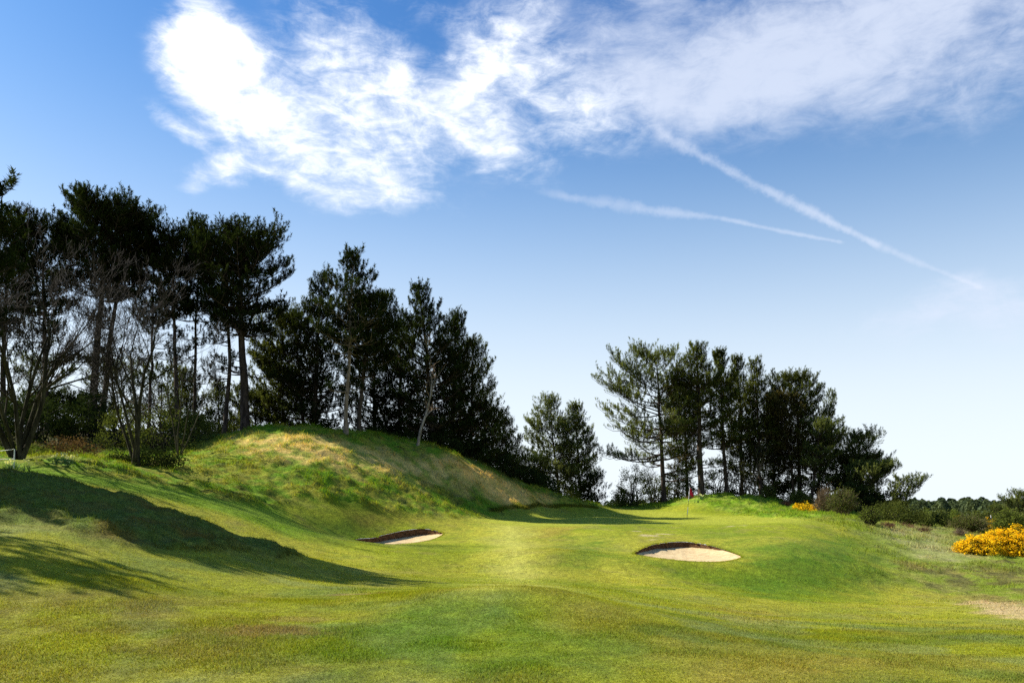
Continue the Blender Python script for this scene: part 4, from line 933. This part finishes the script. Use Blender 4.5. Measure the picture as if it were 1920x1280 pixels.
# contrails: soft tapering bands between two directions
def trail(p, q, w0, w1, amp, nz, fin=.06):
    a0, e0 = ae(*p); a1, e1 = ae(*q); L = math.hypot(a1 - a0, e1 - e0); th = math.atan2(e1 - e0, a1 - a0)
    mp = t.node('ShaderNodeMapping', vector_type='TEXTURE'); s = t.node('ShaderNodeVectorMath', operation='SCALE'); t.l.new(w2.outputs[0], s.inputs[0]); s.inputs['Scale'].default_value = .05
    ad = t.node('ShaderNodeVectorMath', operation='ADD'); t.l.new(AE, ad.inputs[0]); t.l.new(s.outputs[0], ad.inputs[1]); t.l.new(ad.outputs[0], mp.inputs[0])
    mp.inputs['Location'].default_value = (a0, e0, 0); mp.inputs['Rotation'].default_value = (0, 0, th); mp.inputs['Scale'].default_value = (L, 1, 1)
    sp = t.node('ShaderNodeSeparateXYZ'); t.l.new(mp.outputs[0], sp.inputs[0]); u = sp.outputs[0]; v = t.math('ABSOLUTE', sp.outputs[1])
    wid = t.math('ADD', t.math('MULTIPLY', u, (w1 - w0) / F), w0 / F); wid = t.math('MULTIPLY', wid, t.ramp(nz, .3, .7, .45, 1.05)); r = t.math('DIVIDE', v, wid)
    m1 = t.ramp(r, .0, 1.1, 1., 0.); m2 = t.math('MULTIPLY', t.ramp(u, -.03, fin), t.ramp(u, .97, 1.03, 1., 0.))
    return t.math('MULTIPLY', t.math('MULTIPLY', m1, m2), t.math('MULTIPLY', t.ramp(nz, .3, .65, .55, 1.), amp))
nC = t.noise(dirv, 45, 5, .7)
tr = total([trail((1195, 222), (1470, 372), 16, 15, .5, nC, .3), trail((1470, 372), (1650, 462), 15, 10, .6, nC), trail((1650, 462), (1840, 542), 10, 6, .35, nC),
            trail((1000, 358), (1180, 388), 8, 18, .3, nC, .35), trail((1180, 388), (1345, 408), 18, 8, .4, nC), trail((1345, 408), (1580, 455), 7, 5, .42, nC)])
low = t.ramp(sep.outputs[2], -.05, .56, .95, 0.)
hz = t.mix(low, skyc, (6.25, 6.85, 7.35))
deep = t.ramp(sep.outputs[2], .12, .55, 0., 1.)
mulc = t.node('ShaderNodeMix', data_type='RGBA', blend_type='MULTIPLY'); t.l.new(deep, mulc.inputs[0]); t.l.new(hz, mulc.inputs[6]); mulc.inputs[7].default_value = (.42, .75, 1.04, 1)
c1 = t.mix(t.math('ADD', dv, tr, clamp=True), mulc.outputs[2], (5.2, 5.7, 6.8))
c2 = t.mix(db, c1, t.mix(t.ramp(db, .3, .95), (6.3, 6.8, 7.7), (8.2, 8.4, 8.5)))
bg = t.node('ShaderNodeBackground'); bg.inputs['Strength'].default_value = .085; t.l.new(c2, bg.inputs[0])
wo = t.node('ShaderNodeOutputWorld'); t.l.new(bg.outputs[0], wo.inputs[0])
wd.cycles.sampling_method = 'MANUAL'; wd.cycles.sample_map_resolution = 512
scene.view_settings.view_transform = 'Standard'; scene.view_settings.look = 'None'; scene.view_settings.gamma = 1.0; scene.view_settings.exposure = 0.85
scene.cycles.max_bounces = 5; scene.cycles.diffuse_bounces = 2; scene.cycles.transmission_bounces = 3; scene.cycles.transparent_max_bounces = 4
scene.cycles.use_denoising = False
print('pine triangles', STAT['tri'])
